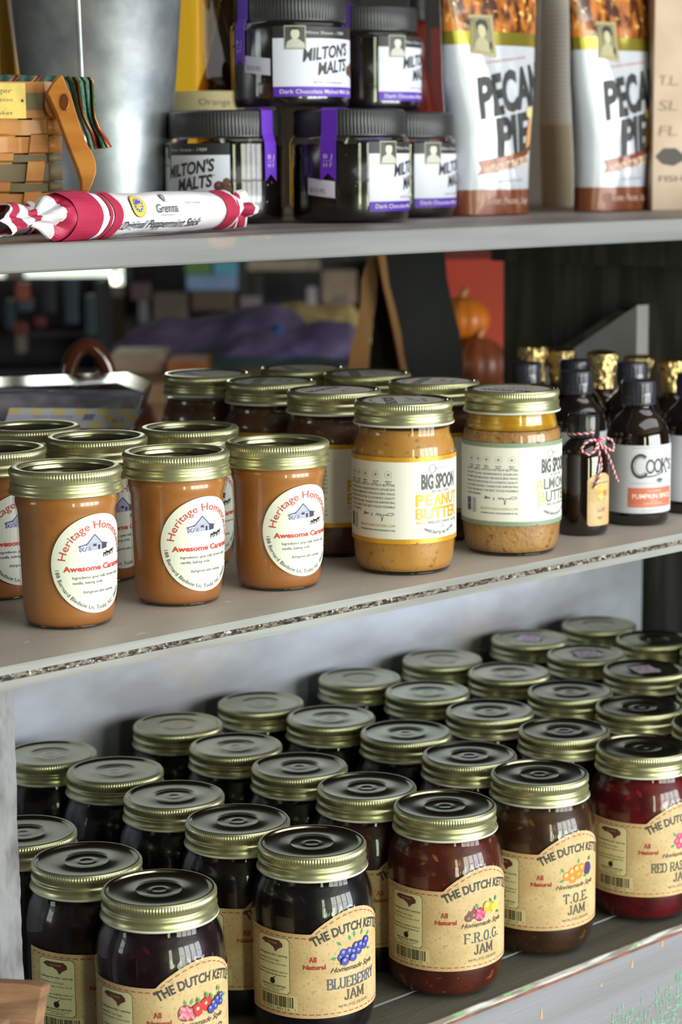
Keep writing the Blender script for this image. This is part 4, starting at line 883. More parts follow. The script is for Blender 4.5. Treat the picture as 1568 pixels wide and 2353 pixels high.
drape = [((146, 176), (206, 178)), ((158, 190), (214, 186)), ((164, 214), (217, 215)), ((170, 240), (219, 243)), ((177, 262), (222, 272)), ((188, 285), (230, 296)), ((198, 312), (246, 318)), ((207, 345), (256, 338))]
cloth('drape', drape, 60, lambda u, v: 1.505 + .006 * sin(u * 9 + v * 4) * (.3 + v) + .004 * sin(u * 23 + v * 3) - .008 * sin(pi * u), lambda u, v: .05 + u * 1.75 + .15 * sin(v * 3), L0, lt_)
cloth('rim_fold', [((-30, 172), (150, 176)), ((-30, 178), (146, 187)), ((-30, 186), (140, 197))], 8, lambda u, v: 1.535 - .014 * v + .003 * sin(u * 40), lambda u, v: u * 3.6 + .2 * v + .3, L0, lt_)

# ---- peppermint sticks
M_wrapw = mat('waxed_white_wrapper', (234, 230, 240), .42, bump=.1, bscale=120)
M_wrapr = mat('red_wrapper_print', (172, 38, 74), .45)
RW = (172, 38, 74)
def stick(name, A0, B0, r, label, body=(0.0, 1.0), print_=True, seed=0, twist=True):
    A0, B0 = Vector(A0), Vector(B0); ax = (B0 - A0); L = ax.length; ax.normalize()
    side = Vector((0, 0, 1)).cross(ax).normalized(); up = ax.cross(side) * 1.0; up = Vector((0, 0, 1))
    t = thing(name, label, 'candy', (A0 + B0) / 2, 0, 'wrapped peppermint sticks'); o0 = (A0 + B0) / 2
    out = -side if side.y > 0 else side                       # towards the shelf front
    out = Vector((ax.y, -ax.x, 0)).normalized()
    def rad(s_): return r * (1 + .05 * sin(s_ * 60) + .12 * max(0, 1 - s_ / (L * .6)))
    def P(s_, a, off=0.0):                                      # a: angle from "out" upwards
        k = rad(s_) + off + .0007 * noise.noise(Vector((s_ * 45, a * 2.2, seed))) ; return A0 - o0 + ax * s_ + out * (k * cos(a)) + up * (k * sin(a))
    m = MB(); m.grid(lambda u, v: P(u * L, 2 * pi * v), 70, 40, 0)
    body_o = m.build('wrapper', [M_wrapw], t)
    stripes = lambda q: ((q * 1.0) % 1.0)
    def endfn(sign):
        pr = [(0, 1.0), (.010, .80), (.022, .38), (.030, .30), (.040, .55), (.055, .95), (.075, 1.15)] if sign < 0 else [(0, 1.0), (.006, .95), (.012, .62), (.016, .50), (.022, .80), (.028, .78), (.038, .10)]
        def fn(u, v):
            s_ = u * pr[-1][0]
            for (a, b_), (c, d) in zip(pr, pr[1:]):
                if a <= s_ <= c + 1e-9: k = b_ + (d - b_) * (s_ - a) / (c - a); break
            an = 2 * pi * v; fold = 1 + (.34 * sin(an * 4 + s_ * 60 + seed) + .25 * noise.noise(Vector((cos(an) * 3, sin(an) * 3, s_ * 70 + seed)))) * min(1, s_ / .014)
            flat = 1 - .45 * min(1, s_ / .05) if sign < 0 else 1
            base = rad(0 if sign < 0 else L); q = base * k * fold; pos = (-s_ if sign < 0 else L + s_)
            zz = q * sin(an) * flat; zz = max(zz, -base + .0006)
            return A0 - o0 + ax * pos + out * (q * cos(an)) + up * zz
        return fn
    for sg, nm in ((-1, 'twisted_end'), (1, 'twisted_end')):
        m = MB(); m.grid(endfn(sg), 60, 56, 0, smooth=False, mf=lambda u, v, sg=sg: 1 if ((u * (2.6 if sg < 0 else 1.9) + .10 * sin(v * 2 * pi) + (.1 if sg < 0 else .35)) % 1.0) < .45 else 0)
        m.build(nm, [M_wrapw, M_wrapr], t, solid=.0003)
    if print_:
        A = Art(); tt = r * 1.0
        def band(a, b_, k=.55, c=RW, lay=0, rg=3.4):
            n = 24; pl = [(a + k * .010 * (abs(i / n * 2 - 1)) ** 1.6 * -1 + (0), tt * (-rg / 2 + rg * i / n)) for i in range(n + 1)]
            for i in range(n): (x1_, y1_), (x2_, y2_) = pl[i], pl[i + 1]; A.poly([(x1_, y1_), (x1_ + b_ - a, y1_), (x2_ + b_ - a, y2_), (x2_, y2_)], c, lay)
        band(.0, .0290, 1.2); band(.0370, .0405, 1.2); band(.0425, .0530, 1.2); band(.0545, .0549, 1.2, (150, 70, 60)); band(L - .0165, L - .0015, 1.0); band(L - .0180, L - .0176, 1.0, (190, 140, 120))
        cx = .0740; cy = .0056
        n = 48; A.poly([(cx + (.0092 if i % 2 else .0086) * cos(2 * pi * i / n), cy + (.0080 if i % 2 else .0075) * sin(2 * pi * i / n)) for i in range(n)], (92, 92, 60), 1)
        A.disc(cx, cy, .0085, (222, 190, 72), 2, ry=.0074, n=32); A.disc(cx, cy, .0054, (64, 92, 196), 3, ry=.0047, n=28)
        for i in range(12): a = i * pi / 6; A.disc(cx + .0045 * cos(a), cy + .0039 * sin(a), .0005, (230, 226, 140), 4, n=6)
        A.poly([(cx - .0034, cy + .0002), (cx + .0034, cy + .0012), (cx + .0032, cy - .0016), (cx, cy - .0032), (cx - .0032, cy - .0019)], (224, 190, 90), 5)
        for q in (-.0008, .0004): A.line([(cx - .0028, cy + q - .0006), (cx + .0006, cy + q - .0002), (cx + .0028, cy + q - .0018)], .0003, (190, 120, 60), 6)
        gx = .1080; A.poly([(gx, .0066), (gx - .0028, .0108), (gx - .0024, .0128), (gx, .0136), (gx + .0024, .0128), (gx + .0028, .0108)], (110, 120, 122), 1); A.poly([(gx, .0082), (gx - .0013, .0108), (gx, .0126), (gx + .0013, .0108)], (168, 174, 178), 2)
        A.text('Grenna', gx, .0002, .0058, (78, 88, 90), w=.0250, bold=.012, layer=1); A.text('Polkagriskokeri', gx, -.0020, .0014, (120, 126, 126), w=.0170, shear=.3, layer=1)
        A.text('PRODUCT OF SWEDEN', .1420, .0050, .0014, (120, 126, 150), w=.0200, layer=1)
        A.text('Original Peppermint Stick', .1030, -.0098, .0058, (70, 80, 84), w=.1000, shear=.5, bold=.018, layer=1)
        A.greek(.064, .140, -.0145, .0006, (120, 126, 130), 5, 1)
        A.wrap('wrapper_print', lambda s_, y_, off: P(s_, y_ / tt + .03, off), t, step=.0025, base=.0010, vstep=.002)
    return t
a_ = at_z(128, 557, UP); b_ = at_z(512, 533, UP); up_ = Vector((0, 0, .0156)); fw = Vector((.010, .012, 0))
stick('peppermint_stick', a_ + up_ + fw, b_ + up_ + fw, .0140, 'peppermint stick in white wrapper with red bands, lying along the shelf front')
a2 = at_z(-150, 560, UP); b2 = at_z(78, 543, UP)
stick('peppermint_stick', a2 + Vector((.010, .034, .0110)), b2 + Vector((.010, .034, .0110)), .0105, 'second wrapped peppermint stick lying behind the first at far left', print_=False, seed=5)

# ---- pecan bags
M_bag = mat('white_foil_bag', (186, 190, 202), .30, .12, coat=.12, bump=.12, bscale=35)
M_brown = mat('brown_foil_print', (122, 62, 34), .34, .15, coat=.3)
M_bgold = mat('gold_foil_band', (150, 138, 52), .25, .6)
M_pecan = mat('printed_pecans', (190, 112, 40), .3, c2=(66, 28, 14), scale=90, stretch=(1, 1, .55), lo=.42, hi=.58, c3=(226, 190, 110), scale3=150, lo3=.62, hi3=.66, coat=.4)
def pecan_bag(c, rz, label, seed):
    t = thing('pecan_bag', label, 'bag', (c[0], c[1], UP), rz, 'bags of pecans on the upper shelf'); Hh = .225
    def Wd(z): return .091 + .030 * (z / Hh) ** 1.2 - .006 * sin(pi * min(1, z / .12))
    def Dp(z): return (.046 * (1 - (z / Hh) ** 2.2) ** .5 + .003) * (.86 + .14 * sin(pi * min(1, z / .16)))
    def crease(s_, z):
        q = s_ - (-.034 + (.165 - z) * .36) ; k = max(0, 1 - abs(q) / .010) * (1 if z < .175 else 0) * .0030
        q2 = s_ - (-.012 + (.10 - z) * .22); k2 = max(0, 1 - abs(q2) / .007) * max(0, 1 - z / .11) * .0026
        return k + k2 + .0020 * noise.noise(Vector((s_ * 28, z * 16, seed))) + .0008 * noise.noise(Vector((s_ * 80, z * 50, seed + 3)))
    def S(s_, z, off=0.0, back=False):
        w, d = Wd(z) / 2, Dp(z) / 2; q = max(-1, min(1, s_ / w)); y = d * (max(0, 1 - abs(q) ** 2.6)) ** .5; x = w * q
        e = (max(0, 1 - abs(q) ** 4)); y += (crease(s_, z) * e + off)
        return (x + off * q, y if back else -y, z)
    m = MB()
    def col(z): return 1 if z < .0235 else (0 if z < .1525 else (2 if z < .1645 else 3))
    qs = lambda u: sin((u - .5) * pi)
    zs = sorted(set([.001 + i * .004 for i in range(56)] + [.0235, .1525, .1645])); nz = len(zs) - 1
    zf = lambda v: zs[min(nz, int(round(v * nz)))]
    m.grid(lambda u, v: S(qs(u) * Wd(zf(v)) / 2, zf(v)), 56, nz, mf=lambda u, v: col(zf(v - .5 / nz) + .0005))
    m.grid(lambda u, v: S(qs(1 - u) * Wd(zf(v)) / 2, zf(v), 0, True), 40, nz, mf=lambda u, v: col(zf(v - .5 / nz) + .0005))
    n = 40; m.add([S(qs(i / n) * Wd(.001) / 2, .001) for i in range(n + 1)] + [S(qs(1 - i / n) * Wd(.001) / 2, .001, 0, True) for i in range(n + 1)], [tuple(reversed(range(2 * n + 2)))], 1)
    m.build('pouch', [M_bag, M_brown, M_bgold, M_pecan], t)
    A = Art(); K = (38, 40, 42)
    A.text('PECAN', .0120, .0960, .0360, K, w=.0840, bold=.042, slope=.20, shear=-.10, layer=1); A.text('PIE', .0110, .0570, .0345, K, w=.0470, bold=.042, slope=.16, shear=-.10, layer=1)
    A.text('OUR PRIZE WINNING RECIPE', .0040, .1385, .0026, (180, 120, 104), w=.052, slope=.12, layer=1)
    A.poly([(-.0290, .0365), (.0320, .0480), (.0300, .0535), (.0325, .0600), (-.0295, .0490), (-.0262, .0425)], None, 1, M_brown)
    A.text('WITHOUT THE CRUST', .004, .0418, .0080, (224, 206, 186), w=.0560, slope=.19, bold=.02, layer=2)
    A.text('NET WT. 8 OZ (227g)', .0070, .0305, .0022, (120, 130, 134), w=.030, slope=.05, layer=1)
    A.text('Butter, Pecans, Sugar', .0060, .0105, .0062, (206, 176, 160), w=.0540, shear=.2, bold=.01, layer=1)
    A.poly([(.0270, .0600), (.0330, .0640), (.0345, .0800), (.0320, .0900), (.0290, .0780)], (206, 140, 66), 2); A.disc(.0325, .0930, .0052, (226, 190, 130), 2)
    # old portrait photograph: a person with dark hair in a pale shirt
    A.poly([(-.0350, 0.1450), (-.0075, 0.1415), (-.0095, 0.1790), (-.0360, 0.1790)], (166, 152, 104), 2); A.poly([(-.0335, 0.1475), (-.0100, 0.1450), (-.0118, 0.1770), (-.0345, 0.1770)], (126, 122, 92), 3)
    A.poly([(-.0330, 0.1478), (-.0315, 0.1550), (-.0275, 0.1590), (-.0205, 0.1590), (-.0160, 0.1550), (-.0150, 0.1458)], (170, 164, 130), 4)
    A.disc(-.0225, .1645, .0045, (186, 178, 144), 5, ry=.0060); A.poly([(-.0285, 0.1650), (-.0285, 0.1720), (-.0240, 0.1755), (-.0170, 0.1745), (-.0150, 0.1680), (-.0170, 0.1640), (-.0185, 0.1690), (-.0215, 0.1705), (-.0260, 0.1700)], (36, 36, 32), 6); A.rect(-.0150, .1490, -.0120, .1550, (34, 36, 34), 6)
    A.wrap('bag_print', lambda s_, z, off: S(s_, z, off + .0004), t, step=.0022, vstep=.004)
    return t
pecan_bag((1.4170, 1.3530), R_(-4), 'white foil pecan bag beside the black-lidded malt jars', 1)
pecan_bag((1.5860, 1.3510), R_(-2), 'white foil pecan bag at the right, in front of the plastic cups', 9)

# ---- stack of plastic cups
M_cup = mat('frosted_plastic_cup', (240, 234, 226), .35, coat=.2); M_cupt = mat('beige_plastic_cup', (240, 224, 190), .4, coat=.2)
cc = at_z(1306, 474, UP)
pr = [(.0275, 0), (.0285, .0008), (.0318, .0860), (.0328, .0868), (.0328, .0885), (.0318, .0890), (.0308, .0850), (.0275, .004), (.001, .004)]
c0 = MB().lathe(pr, 48).build('plastic_cup', [M_cupt], None, loc=(cc.x, cc.y, UP)); tag(c0, 'bottommost beige cup of the tall cup stack, its whole side showing', 'cup')
pr2 = [(.0282, .0), (.0318, .0860), (.0328, .0868), (.0328, .0885), (.0318, .0890), (.0310, .0850), (.0276, .004), (.001, .004)]
base = MB().lathe(pr2, 48).build('plastic_cup', [M_cup], None, loc=(cc.x, cc.y, UP + .0046)); GL = 'frosted plastic cup nested in the tall stack between the two pecan bags'
tag(base, GL, 'cup', 'nested cups in the tall stack')
for i in range(2, 31):
    q = base.copy(); COL.objects.link(q); q.location = (cc.x, cc.y, UP + .0046 * i)

# ---- oil bottles
M_oilglass = glass('amber_oil_glass', (206, 178, 92), .03, 1.5)
M_oillab = mat('cream_bottle_label', (206, 192, 140), .6)
OP = [(.030, 0), (.034, .002), (.036, .006), (.036, .098), (.034, .108), (.026, .130), (.017, .165), (.0125, .190), (.0115, .235), (.0135, .237), (.0135, .245), (.0115, .247)]
def oil_bottle(u, d, label, rz, k=1.0):
    p = at(u, 300, d); t = thing('oil_bottle', label, 'bottle', (p.x, p.y, UP), rz, 'amber bottles behind the upper shelf jars')
    MB().lathe([(a * k, z * k) for a, z in OP], 56).build('bottle_glass', [M_oilglass], t)
    MB().lathe([(.0105 * k, .225 * k), (.012 * k, .249 * k), (.0125 * k, .262 * k), (.010 * k, .264 * k)], 24).build('stopper', [M_blacklid], t)
    A = Art(); A.rect(-.034 * k, .066 * k, .034 * k, .0965 * k, None, 0, M_oillab); A.text('Orange', 0, .086 * k, .005 * k, (110, 100, 70), w=.026 * k); A.text('Vinegar', 0, .078 * k, .005 * k, (110, 100, 70), w=.028 * k); A.greek(-.024 * k, .024 * k, .070 * k, .0014, (130, 120, 90))
    A.wrap('label', cyl(.036 * k), t)
oil_bottle(462, 1.93, 'amber oil bottle with cream label between the bucket and the malt jars', R_(-20), 1.18)
oil_bottle(548, 2.02, 'amber oil bottle mostly hidden behind the upper left malt jar', R_(-30), 1.12)
oil_bottle(12, 1.98, 'amber oil bottle at the top left, behind the basket', R_(-40), 1.25)

# ---- kraft box, red bottle, wooden bowl at the back of the upper shelf
p = at(1590, 400, 2.06); t = thing('kraft_box', 'pinkish kraft carton with a dark fish mark, at the right edge', 'box', (p.x, p.y, UP), R_(-36))
MB().box((-.045, -.02, .0), (.055, .03, .235)).build('carton', [mat('kraft_carton', (206, 184, 164), .7, c2=(196, 172, 150), scale=20)], t, bevel=.001)
A = Art()
for i, q in enumerate(['T.L.', 'SL', 'FL']): A.text(q, -.030, .120 - i * .024, .010, (150, 130, 116), w=.018, shear=.1)
A.poly([(-.042, .052), (-.034, .060), (-.022, .060), (-.012, .052), (-.004, .058), (-.004, .044), (-.012, .049), (-.024, .043), (-.035, .045)], (70, 66, 64), 1); A.text('FISH', -.026, .028, .006, (130, 116, 104), w=.024)
A.wrap('carton_print', plane_map((0, -.0202, 0), (1, 0, 0), (0, 0, 1)), t, step=.5)
p = at(985, 250, 2.25); t = thing('red_bottle', 'slim red bottle showing behind the upper right malt jar', 'bottle', (p.x - .02, p.y - .005, UP), 0)
MB().lathe([(.018, 0), (.021, .002), (.021, .10), (.014, .13), (.0085, .15), (.0085, .20)], 32).build('bottle_glass', [mat('red_sauce_glass', (130, 34, 20), .2, coat=.6)], t)
MB().lathe([(.0095, .195), (.0098, .197), (.0098, .218), (.008, .220)], 24).build('cap', [M_blacklid], t)
p = at(1008, 250, 2.05); t = thing('wooden_bowl', 'brown wooden bowl behind the malt jars, left of the pecan bag', 'bowl', (p.x, p.y, UP), 0)
MB().lathe([(.022, 0), (.024, .003), (.038, .018), (.047, .040), (.049, .052), (.046, .052), (.040, .030), (.020, .010), (.001, .010)], 48).build('bowl', [mat('bowl_wood', (134, 92, 52), .5, c2=(110, 72, 40), scale=12)], t)

# ------------------------------------------------------------------ middle shelf, right
M_amber = mat('dark_amber_glass', (24, 13, 10), .08, coat=1.0)
M_cap = mat('black_bottle_cap', (58, 60, 70), .35, coat=.3)
M_seal = glass('shrink_seal', (235, 235, 240), .08, 1.5)
M_foil = mat('crumpled_gold_foil', (212, 186, 130), .25, 1.0, bump=1.0, bscale=220)
M_silver = mat('white_textured_label', (206, 206, 216), .6)
def syrup(x, y, rz, label, k=1.0, art=None, group='dark syrup bottles on the middle shelf'):
    t = thing('syrup_bottle', label, 'bottle', (x, y, MID), rz, group)
    pr = [(.0225, 0), (.0265, .0008), (.0285, .004), (.0290, .010), (.0290, .074), (.0280, .082), (.0250, .090), (.0190, .097), (.0145, .101), (.0130, .105), (.0130, .110)]
    MB().lathe([(a * k, z * k) for a, z in pr], 72).build('bottle_glass', [M_amber], t)
    MB().lathe([(q_[0] * k, q_[1] * k) + tuple(q_[2:]) for q_ in [(.0138, .1065), (.0150, .107), (.0150, .1085), (.0142, .109), (.0146, .110), (.0148, .111, 0, .0003), (.0148, .126, 0, .0003), (.0144, .1275), (.0135, .128)]], 96).build('cap', [M_cap], t)
    MB().lathe([(a * k, z * k) for a, z in [(.0150, .1050), (.0155, .1070), (.0155, .1275), (.0135, .1286)]], 40, cap1=False).build('shrink_seal', [M_seal], t)
    if art:
        f_ = cyl(.0291); art.wrap('label', lambda s_, q, off: tuple(c_ * k for c_ in f_(s_, q, off)), t)
    return t
def cooks_art(main, band, name, yl=False):
    A = Art(); A.rect(-.080, .0125, .080, .0725, None, 0, M_silver)
    if not yl:
        D = (62, 66, 64)
        A.ring(-.0125, .0545, .0075, .0022, D, 1, ry=.0098, a0=R_(50), a1=R_(320)); A.ring(-.0125, .0545, .0050, .0005, (120, 124, 122), 1, ry=.0075, a0=R_(50), a1=R_(320))
        A.ring(-.0035, .0540, .0036, .0014, D, 2, ry=.0055); A.ring(.0040, .0545, .0034, .0014, D, 2, ry=.0055); A.slab('K', .0115, .0480, .0125, .0075, D, layer=2); A.text("'S", .0190, .0500, .0100, D, w=.0080, bold=.02)
        A.line([(-.0120, .0448), (-.0020, .0452), (.0060, .0470), (.0100, .0500)], .0012, D, 2)
        for i in range(5): a = R_(-140 + i * 26); A.line([(.006 + .0015 * cos(a), .0440 + .0015 * sin(a)), (.006 + .0045 * cos(a), .0440 + .0045 * sin(a))], .0010, D, 2)
        for i in range(9): A.greek(-.020, .024, .0705 - i * .0002 if i == 0 else .0385 + i * .0003, .0006, (150, 152, 156), i) if i < 2 else None
    A.rect(-.0235, .0175, .0235, .0350, band, 1); A.rect(-.0215, .0195, .0215, .0197, (226, 190, 176), 2)
    A.text('FLAVORING', .001, .0312, .0018, (232, 206, 196), w=.0135); A.text(main, 0, .0255, .0042, (236, 226, 220), w=.0390, bold=.02); A.text('MADE IN', 0, .0228, .0013, (232, 206, 196), w=.008); A.text('CALIFORNIA', 0, .0203, .0018, (232, 206, 196), w=.0190)
    A.text('NET CONTENTS 4 FL OZ', 0, .0140, .0013, (150, 150, 156), w=.022)
    n = 90
    for i in range(n): s_ = -.080 + .16 * i / n; A.poly([(s_, .0125), (s_ + .0009, .0117), (s_ + .0017, .0125)], None, 0, M_silver); A.poly([(s_, .0725), (s_ + .0017, .0725), (s_ + .0009, .0733)], None, 0, M_silver)
    return A
CK = at(1468, 1180, 1.0)
def xy(u, d, v=1100): p = at(u, v, d); return p.x, p.y
x_, y_ = xy(1466, 1.705); syrup(x_, y_, R_(-21), 'black-capped syrup bottle with white label and an orange band', .905, cooks_art('PUMPKIN SPICE', (206, 112, 84), 0))
x_, y_ = xy(1590, 1.76); syrup(x_, y_, R_(2), 'syrup bottle at the right edge with a yellow-green panel on its label', .905, cooks_art('VANILLA', (206, 200, 84), 0, True))
x_, y_ = xy(1324, 1.79); syrup(x_, y_, R_(-30), 'black-capped syrup bottle directly behind the twine-tied little bottle', .905, cooks_art('CHAI', (150, 150, 160), 0, True))
x_, y_ = xy(1450, 1.86); syrup(x_, y_, R_(-20), 'black-capped syrup bottle showing just behind the orange-banded one', .905)
x_, y_ = xy(1320, 1.89); syrup(x_, y_, 0, 'syrup bottle whose cap tops the pair behind the twine-tied bottle', .905)
x_, y_ = xy(1207, 1.87); syrup(x_, y_, 0, 'syrup bottle whose rounded cap shows behind the almond butter lid', .905)
# gold-foil bottles
FP = [(.036, 0), (.038, .003), (.038, .070), (.032, .090), (.022, .108), (.0135, .122)]
for i, (u, v, d, lb) in enumerate([(1226, 790, 2.02, 'gold-foil bottle top farthest left, above the almond butter lid'), (1290, 800, 2.04, 'gold-foil bottle top second from left, above the stacked black caps'), (1385, 806, 1.97, 'gold-foil bottle with its whole crumpled neck showing in the middle'),
                                 (1468, 816, 2.05, 'gold-foil bottle top behind the orange-banded syrup bottle'), (1550, 823, 2.0, 'gold-foil bottle at the right edge of the picture')]):
    p = at(u, v, d); zt = p.z - MID
    t = thing('foil_topped_bottle', lb, 'bottle', (p.x, p.y, MID), 0, 'gold-foil-topped bottles behind the syrups'); k = zt / .178
    MB().lathe([(a * .82, z * k) for a, z in FP] + [(.0118, .130 * k)], 40).build('bottle_glass', [M_amber], t)
    def ff(u_, v_, zt=zt, i=i):
        z = zt * (.70 + .30 * v_); a = 2 * pi * u_; r = (.0118 + .003 * (v_ > .62) - .006 * max(0, v_ - .93) / .07); r *= 1 + .09 * noise.noise(Vector((cos(a) * 5, sin(a) * 5, z * 160 + i * 5))); return (r * cos(a), r * sin(a), z + .0012 * noise.noise(Vector((cos(a) * 4, sin(a) * 4, i))) * (v_ > .9))
    m = MB().grid(ff, 48, 40, 0, smooth=False); m.lathe([(.0108, zt * .99), (.006, zt * 1.005), (.001, zt * 1.003)], 24, cap0=False); m.build('foil_neck', [M_foil], t)
# little bottles with bakers' twine
M_tag2 = mat('kraft_tag', (206, 176, 130), .6, c2=(192, 160, 112), scale=60); M_tw = mat('white_twine', (226, 216, 220), .8); M_twr = mat('red_twine', (190, 40, 62), .8)
def twine(m, pts, r=.0009):
    P = [Vector(p) for p in pts]; Q = []
    for i in range(len(P) - 1):
        for j in range(7):
            f = j / 7; p0 = P[max(i - 1, 0)]; p1 = P[i]; p2 = P[i + 1]; p3 = P[min(i + 2, len(P) - 1)]
            Q.append(.5 * ((2 * p1) + (p2 - p0) * f + (2 * p0 - 5 * p1 + 4 * p2 - p3) * f * f + (3 * p1 - p0 - 3 * p2 + p3) * f ** 3))
    Q.append(P[-1]); L = 0; D_ = [0]
    for a, b_ in zip(Q, Q[1:]): L += (b_ - a).length; D_.append(L)
    up = Vector((.13, .2, 1)).normalized()
    for k, mi in ((0, 0), (1, 1)):
        pts_ = []
        for i, p in enumerate(Q):
            t_ = (Q[min(i + 1, len(Q) - 1)] - Q[max(i - 1, 0)]).normalized(); x = (up - t_ * up.dot(t_)).normalized(); y = t_.cross(x); a = D_[i] / .0042 * 2 * pi + k * pi
            pts_.append((p, x, y, D_[i]))
        # resample finely for the spiral
        fine = []
        for (p, x, y, s0), (p2, x2, y2, s1) in zip(pts_, pts_[1:]):
            n = max(1, int((s1 - s0) / .0006))
            for j in range(n): f = j / n; s_ = s0 + (s1 - s0) * f; a = s_ / .0050 * 2 * pi + k * pi; fine.append(p.lerp(p2, f) + (x.lerp(x2, f) * cos(a) + y.lerp(y2, f) * sin(a)) * r * .55)
        m.tube(fine, r * .72, 6, mi)
def little(x, y, rz, label):
    t = thing('extract_bottle', label, 'bottle', (x, y, MID), rz, 'little twine-tied bottles')
    MB().lathe([(.0150, 0), (.0185, .0007), (.0200, .003), (.0204, .007), (.0204, .058), (.0198, .0635), (.0175, .0690), (.0130, .0735), (.0108, .0755), (.0105, .080)], 64).build('bottle_glass', [M_amber], t)
    MB().lathe([(.0115, .0765), (.0122, .077), (.0122, .0775, 0, .0004), (.0122, .0935, 0, .0004), (.0117, .0950), (.0105, .0955)], 72).build('cap', [mat('glossy_black_cap', (24, 24, 26), .3, coat=.3)], t)
    A = Art(); A.poly([(-.0120, .0100), (-.0105, .0085), (.0105, .0085), (.0120, .0100), (.0120, .0450), (.0105, .0465), (.008, .0480), (.004, .0500), (-.004, .0500), (-.008, .0480), (-.0105, .0465), (-.0120, .0450)], None, 0, M_tag2)
    A.greek(-.009, .009, .0420, .0012, (150, 120, 84)); 
    for a, b_, c in [(-.003, .035, (222, 150, 70)), (.001, .038, (226, 180, 90)), (.004, .034, (226, 120, 70)), (.000, .032, (232, 200, 110)), (-.004, .038, (214, 170, 80))]: A.disc(a, b_, .0026, c, 2, n=12)
    A.line([(-.003, .029), (0, .032), (.004, .029)], .0007, (130, 150, 90), 2); A.text('2x20', 0, .0195, .0030, (110, 104, 120), w=.008, slope=.1); A.text('Apr', -.001, .0140, .0026, (110, 104, 120), w=.005, slope=.1)
    A.wrap('kraft_label', cyl(.0205), t)
    m = MB(); R0 = .0125
    twine(m, [(R0 * sin(a), -R0 * cos(a), .0745 + .0004 * i) for i, a in enumerate([q * .35 for q in range(19)])])
    f = -.0150; kx = .0
    twine(m, [(kx, f, .0750), (-.007, f - .002, .0765), (-.0135, f - .001, .0740), (-.0150, f + .001, .0690), (-.0110, f - .003, .0655), (-.005, f - .004, .0690), (kx, f - .001, .0745)])
    twine(m, [(kx, f, .0750), (.008, f - .001, .0765), (.0160, f - .0, .0740), (.0190, f + .001, .0690), (.0150, f - .002, .0660), (.007, f - .003, .0695), (kx, f - .001, .0745)])
    twine(m, [(kx, f, .0750), (-.001, f - .004, .0660), (-.002, f - .0075, .0560), (-.0045, f - .0070, .0460), (-.0080, f - .0055, .0380)])
    twine(m, [(kx, f, .0750), (.007, f - .003, .0660), (.013, f - .003, .0560), (.018, f - .002, .0470), (.0225, f - .001, .0400)])
    m.blob((kx, f - .001, .0748), (.0022, .0018, .0020), 1, 10, 8)
    m.build('twine_bow', [M_tw, M_twr], t)
    return t
x_, y_ = xy(1341, 1.655); little(x_, y_, R_(-6), 'little dark bottle with kraft tag and a red-and-white twine bow')
x_, y_ = xy(1268, 1.80); little(x_, y_, R_(18), 'little dark bottle hidden behind the almond butter, only its twine showing')

# ------------------------------------------------------------------ middle shelf, left: clear box and brown pot
M_clear = glass('clear_clamshell', (232, 232, 238), .10, 1.5)
t = thing('clear_plastic_box', 'clear plastic hinged box with a lilac and yellow checked label', 'box', tuple(at(150, 930, 1.77)), 0)
o0 = at(150, 930, 1.77)
def bq(u, v, d): return tuple(at(u, v, d) - o0)
m = MB(); F = [bq(-60, 1000, 1.76), bq(305, 985, 1.80), bq(330, 905, 1.80), bq(268, 880, 1.84), bq(-60, 893, 1.80)]
m.prism(F, tuple(Vector((C_F.x, C_F.y, 0)) * .10), 0); m.build('box_shell', [M_clear], t, bevel=.002)
m = MB(); m.tube([bq(-60, 893, 1.79), bq(268, 880, 1.83), bq(330, 905, 1.79)], .0016, 8); m.tube([bq(-60, 905, 1.785), bq(262, 892, 1.825)], .0010, 8); m.build('lid_rim', [M_clear], t)
m = MB().prism([bq(-60, 1004, 1.79), bq(298, 990, 1.83), bq(322, 912, 1.83), bq(-60, 905, 1.83)], tuple(Vector((C_F.x, C_F.y, 0)) * .05)); m.build('contents', [mat('pale_sweets', (236, 226, 240), .6, c2=(190, 180, 192), scale=40)], t)
A = Art(); a0 = Vector(bq(8, 983, 1.755)); e1 = (Vector(bq(300, 985, 1.785)) - a0); Lx = e1.length; e2 = (Vector(bq(22, 937, 1.755)) - a0); Ly = e2.length
A.rect(0, 0, Lx, Ly, (190, 188, 224), 0)
for i in range(12):
    for j in range(3):
        c = (226, 200, 140) if (i + j) % 2 == 0 else (206, 202, 222)
        if j == 2 or (j == 0) or i > 8: A.rect(i * Lx / 12, j * Ly / 3, (i + 1) * Lx / 12, (j + 1) * Ly / 3, c, 1)
A.rect(Lx * .58, Ly * .42, Lx * .66, Ly * .72, (110, 118, 140), 2); A.text('NUT TOFFEE', Lx * .35, Ly * .5, Ly * .14, (120, 116, 150), w=Lx * .3); A.text('$8.75', Lx * .86, Ly * .30, Ly * .22, (120, 116, 140), w=Lx * .09)
e1n, e2n = e1.normalized(), e2.normalized(); nn = e1n.cross(e2n)
A.wrap('checked_label', lambda s_, q, off: a0 + e1n * (s_ - q * .0) + e2n * q * 1.0 + nn * off + e1n * (q / Ly) * .006 * (s_ / Lx), t, step=.5)
M_glaze = mat('brown_glazed_stoneware', (96, 48, 28), .12, coat=.8, c2=(60, 30, 18), scale=10)
pj = at(232, 905, 2.02); t = thing('brown_glazed_pot', 'brown glazed lidded pot with a loop handle, behind the clear box', 'pot', (pj.x, pj.y, MID), R_(-34))
MB().lathe([(.034, 0), (.038, .002), (.052, .020), (.055, .042), (.050, .060), (.042, .068), (.040, .072)], 56).build('pot_body', [M_glaze], t)
MB().lathe([(.042, .0722), (.043, .0745), (.036, .0800), (.020, .0840), (.001, .0855)], 48).build('pot_lid', [mat('pewter_lid', (150, 146, 130), .2, .9)], t)
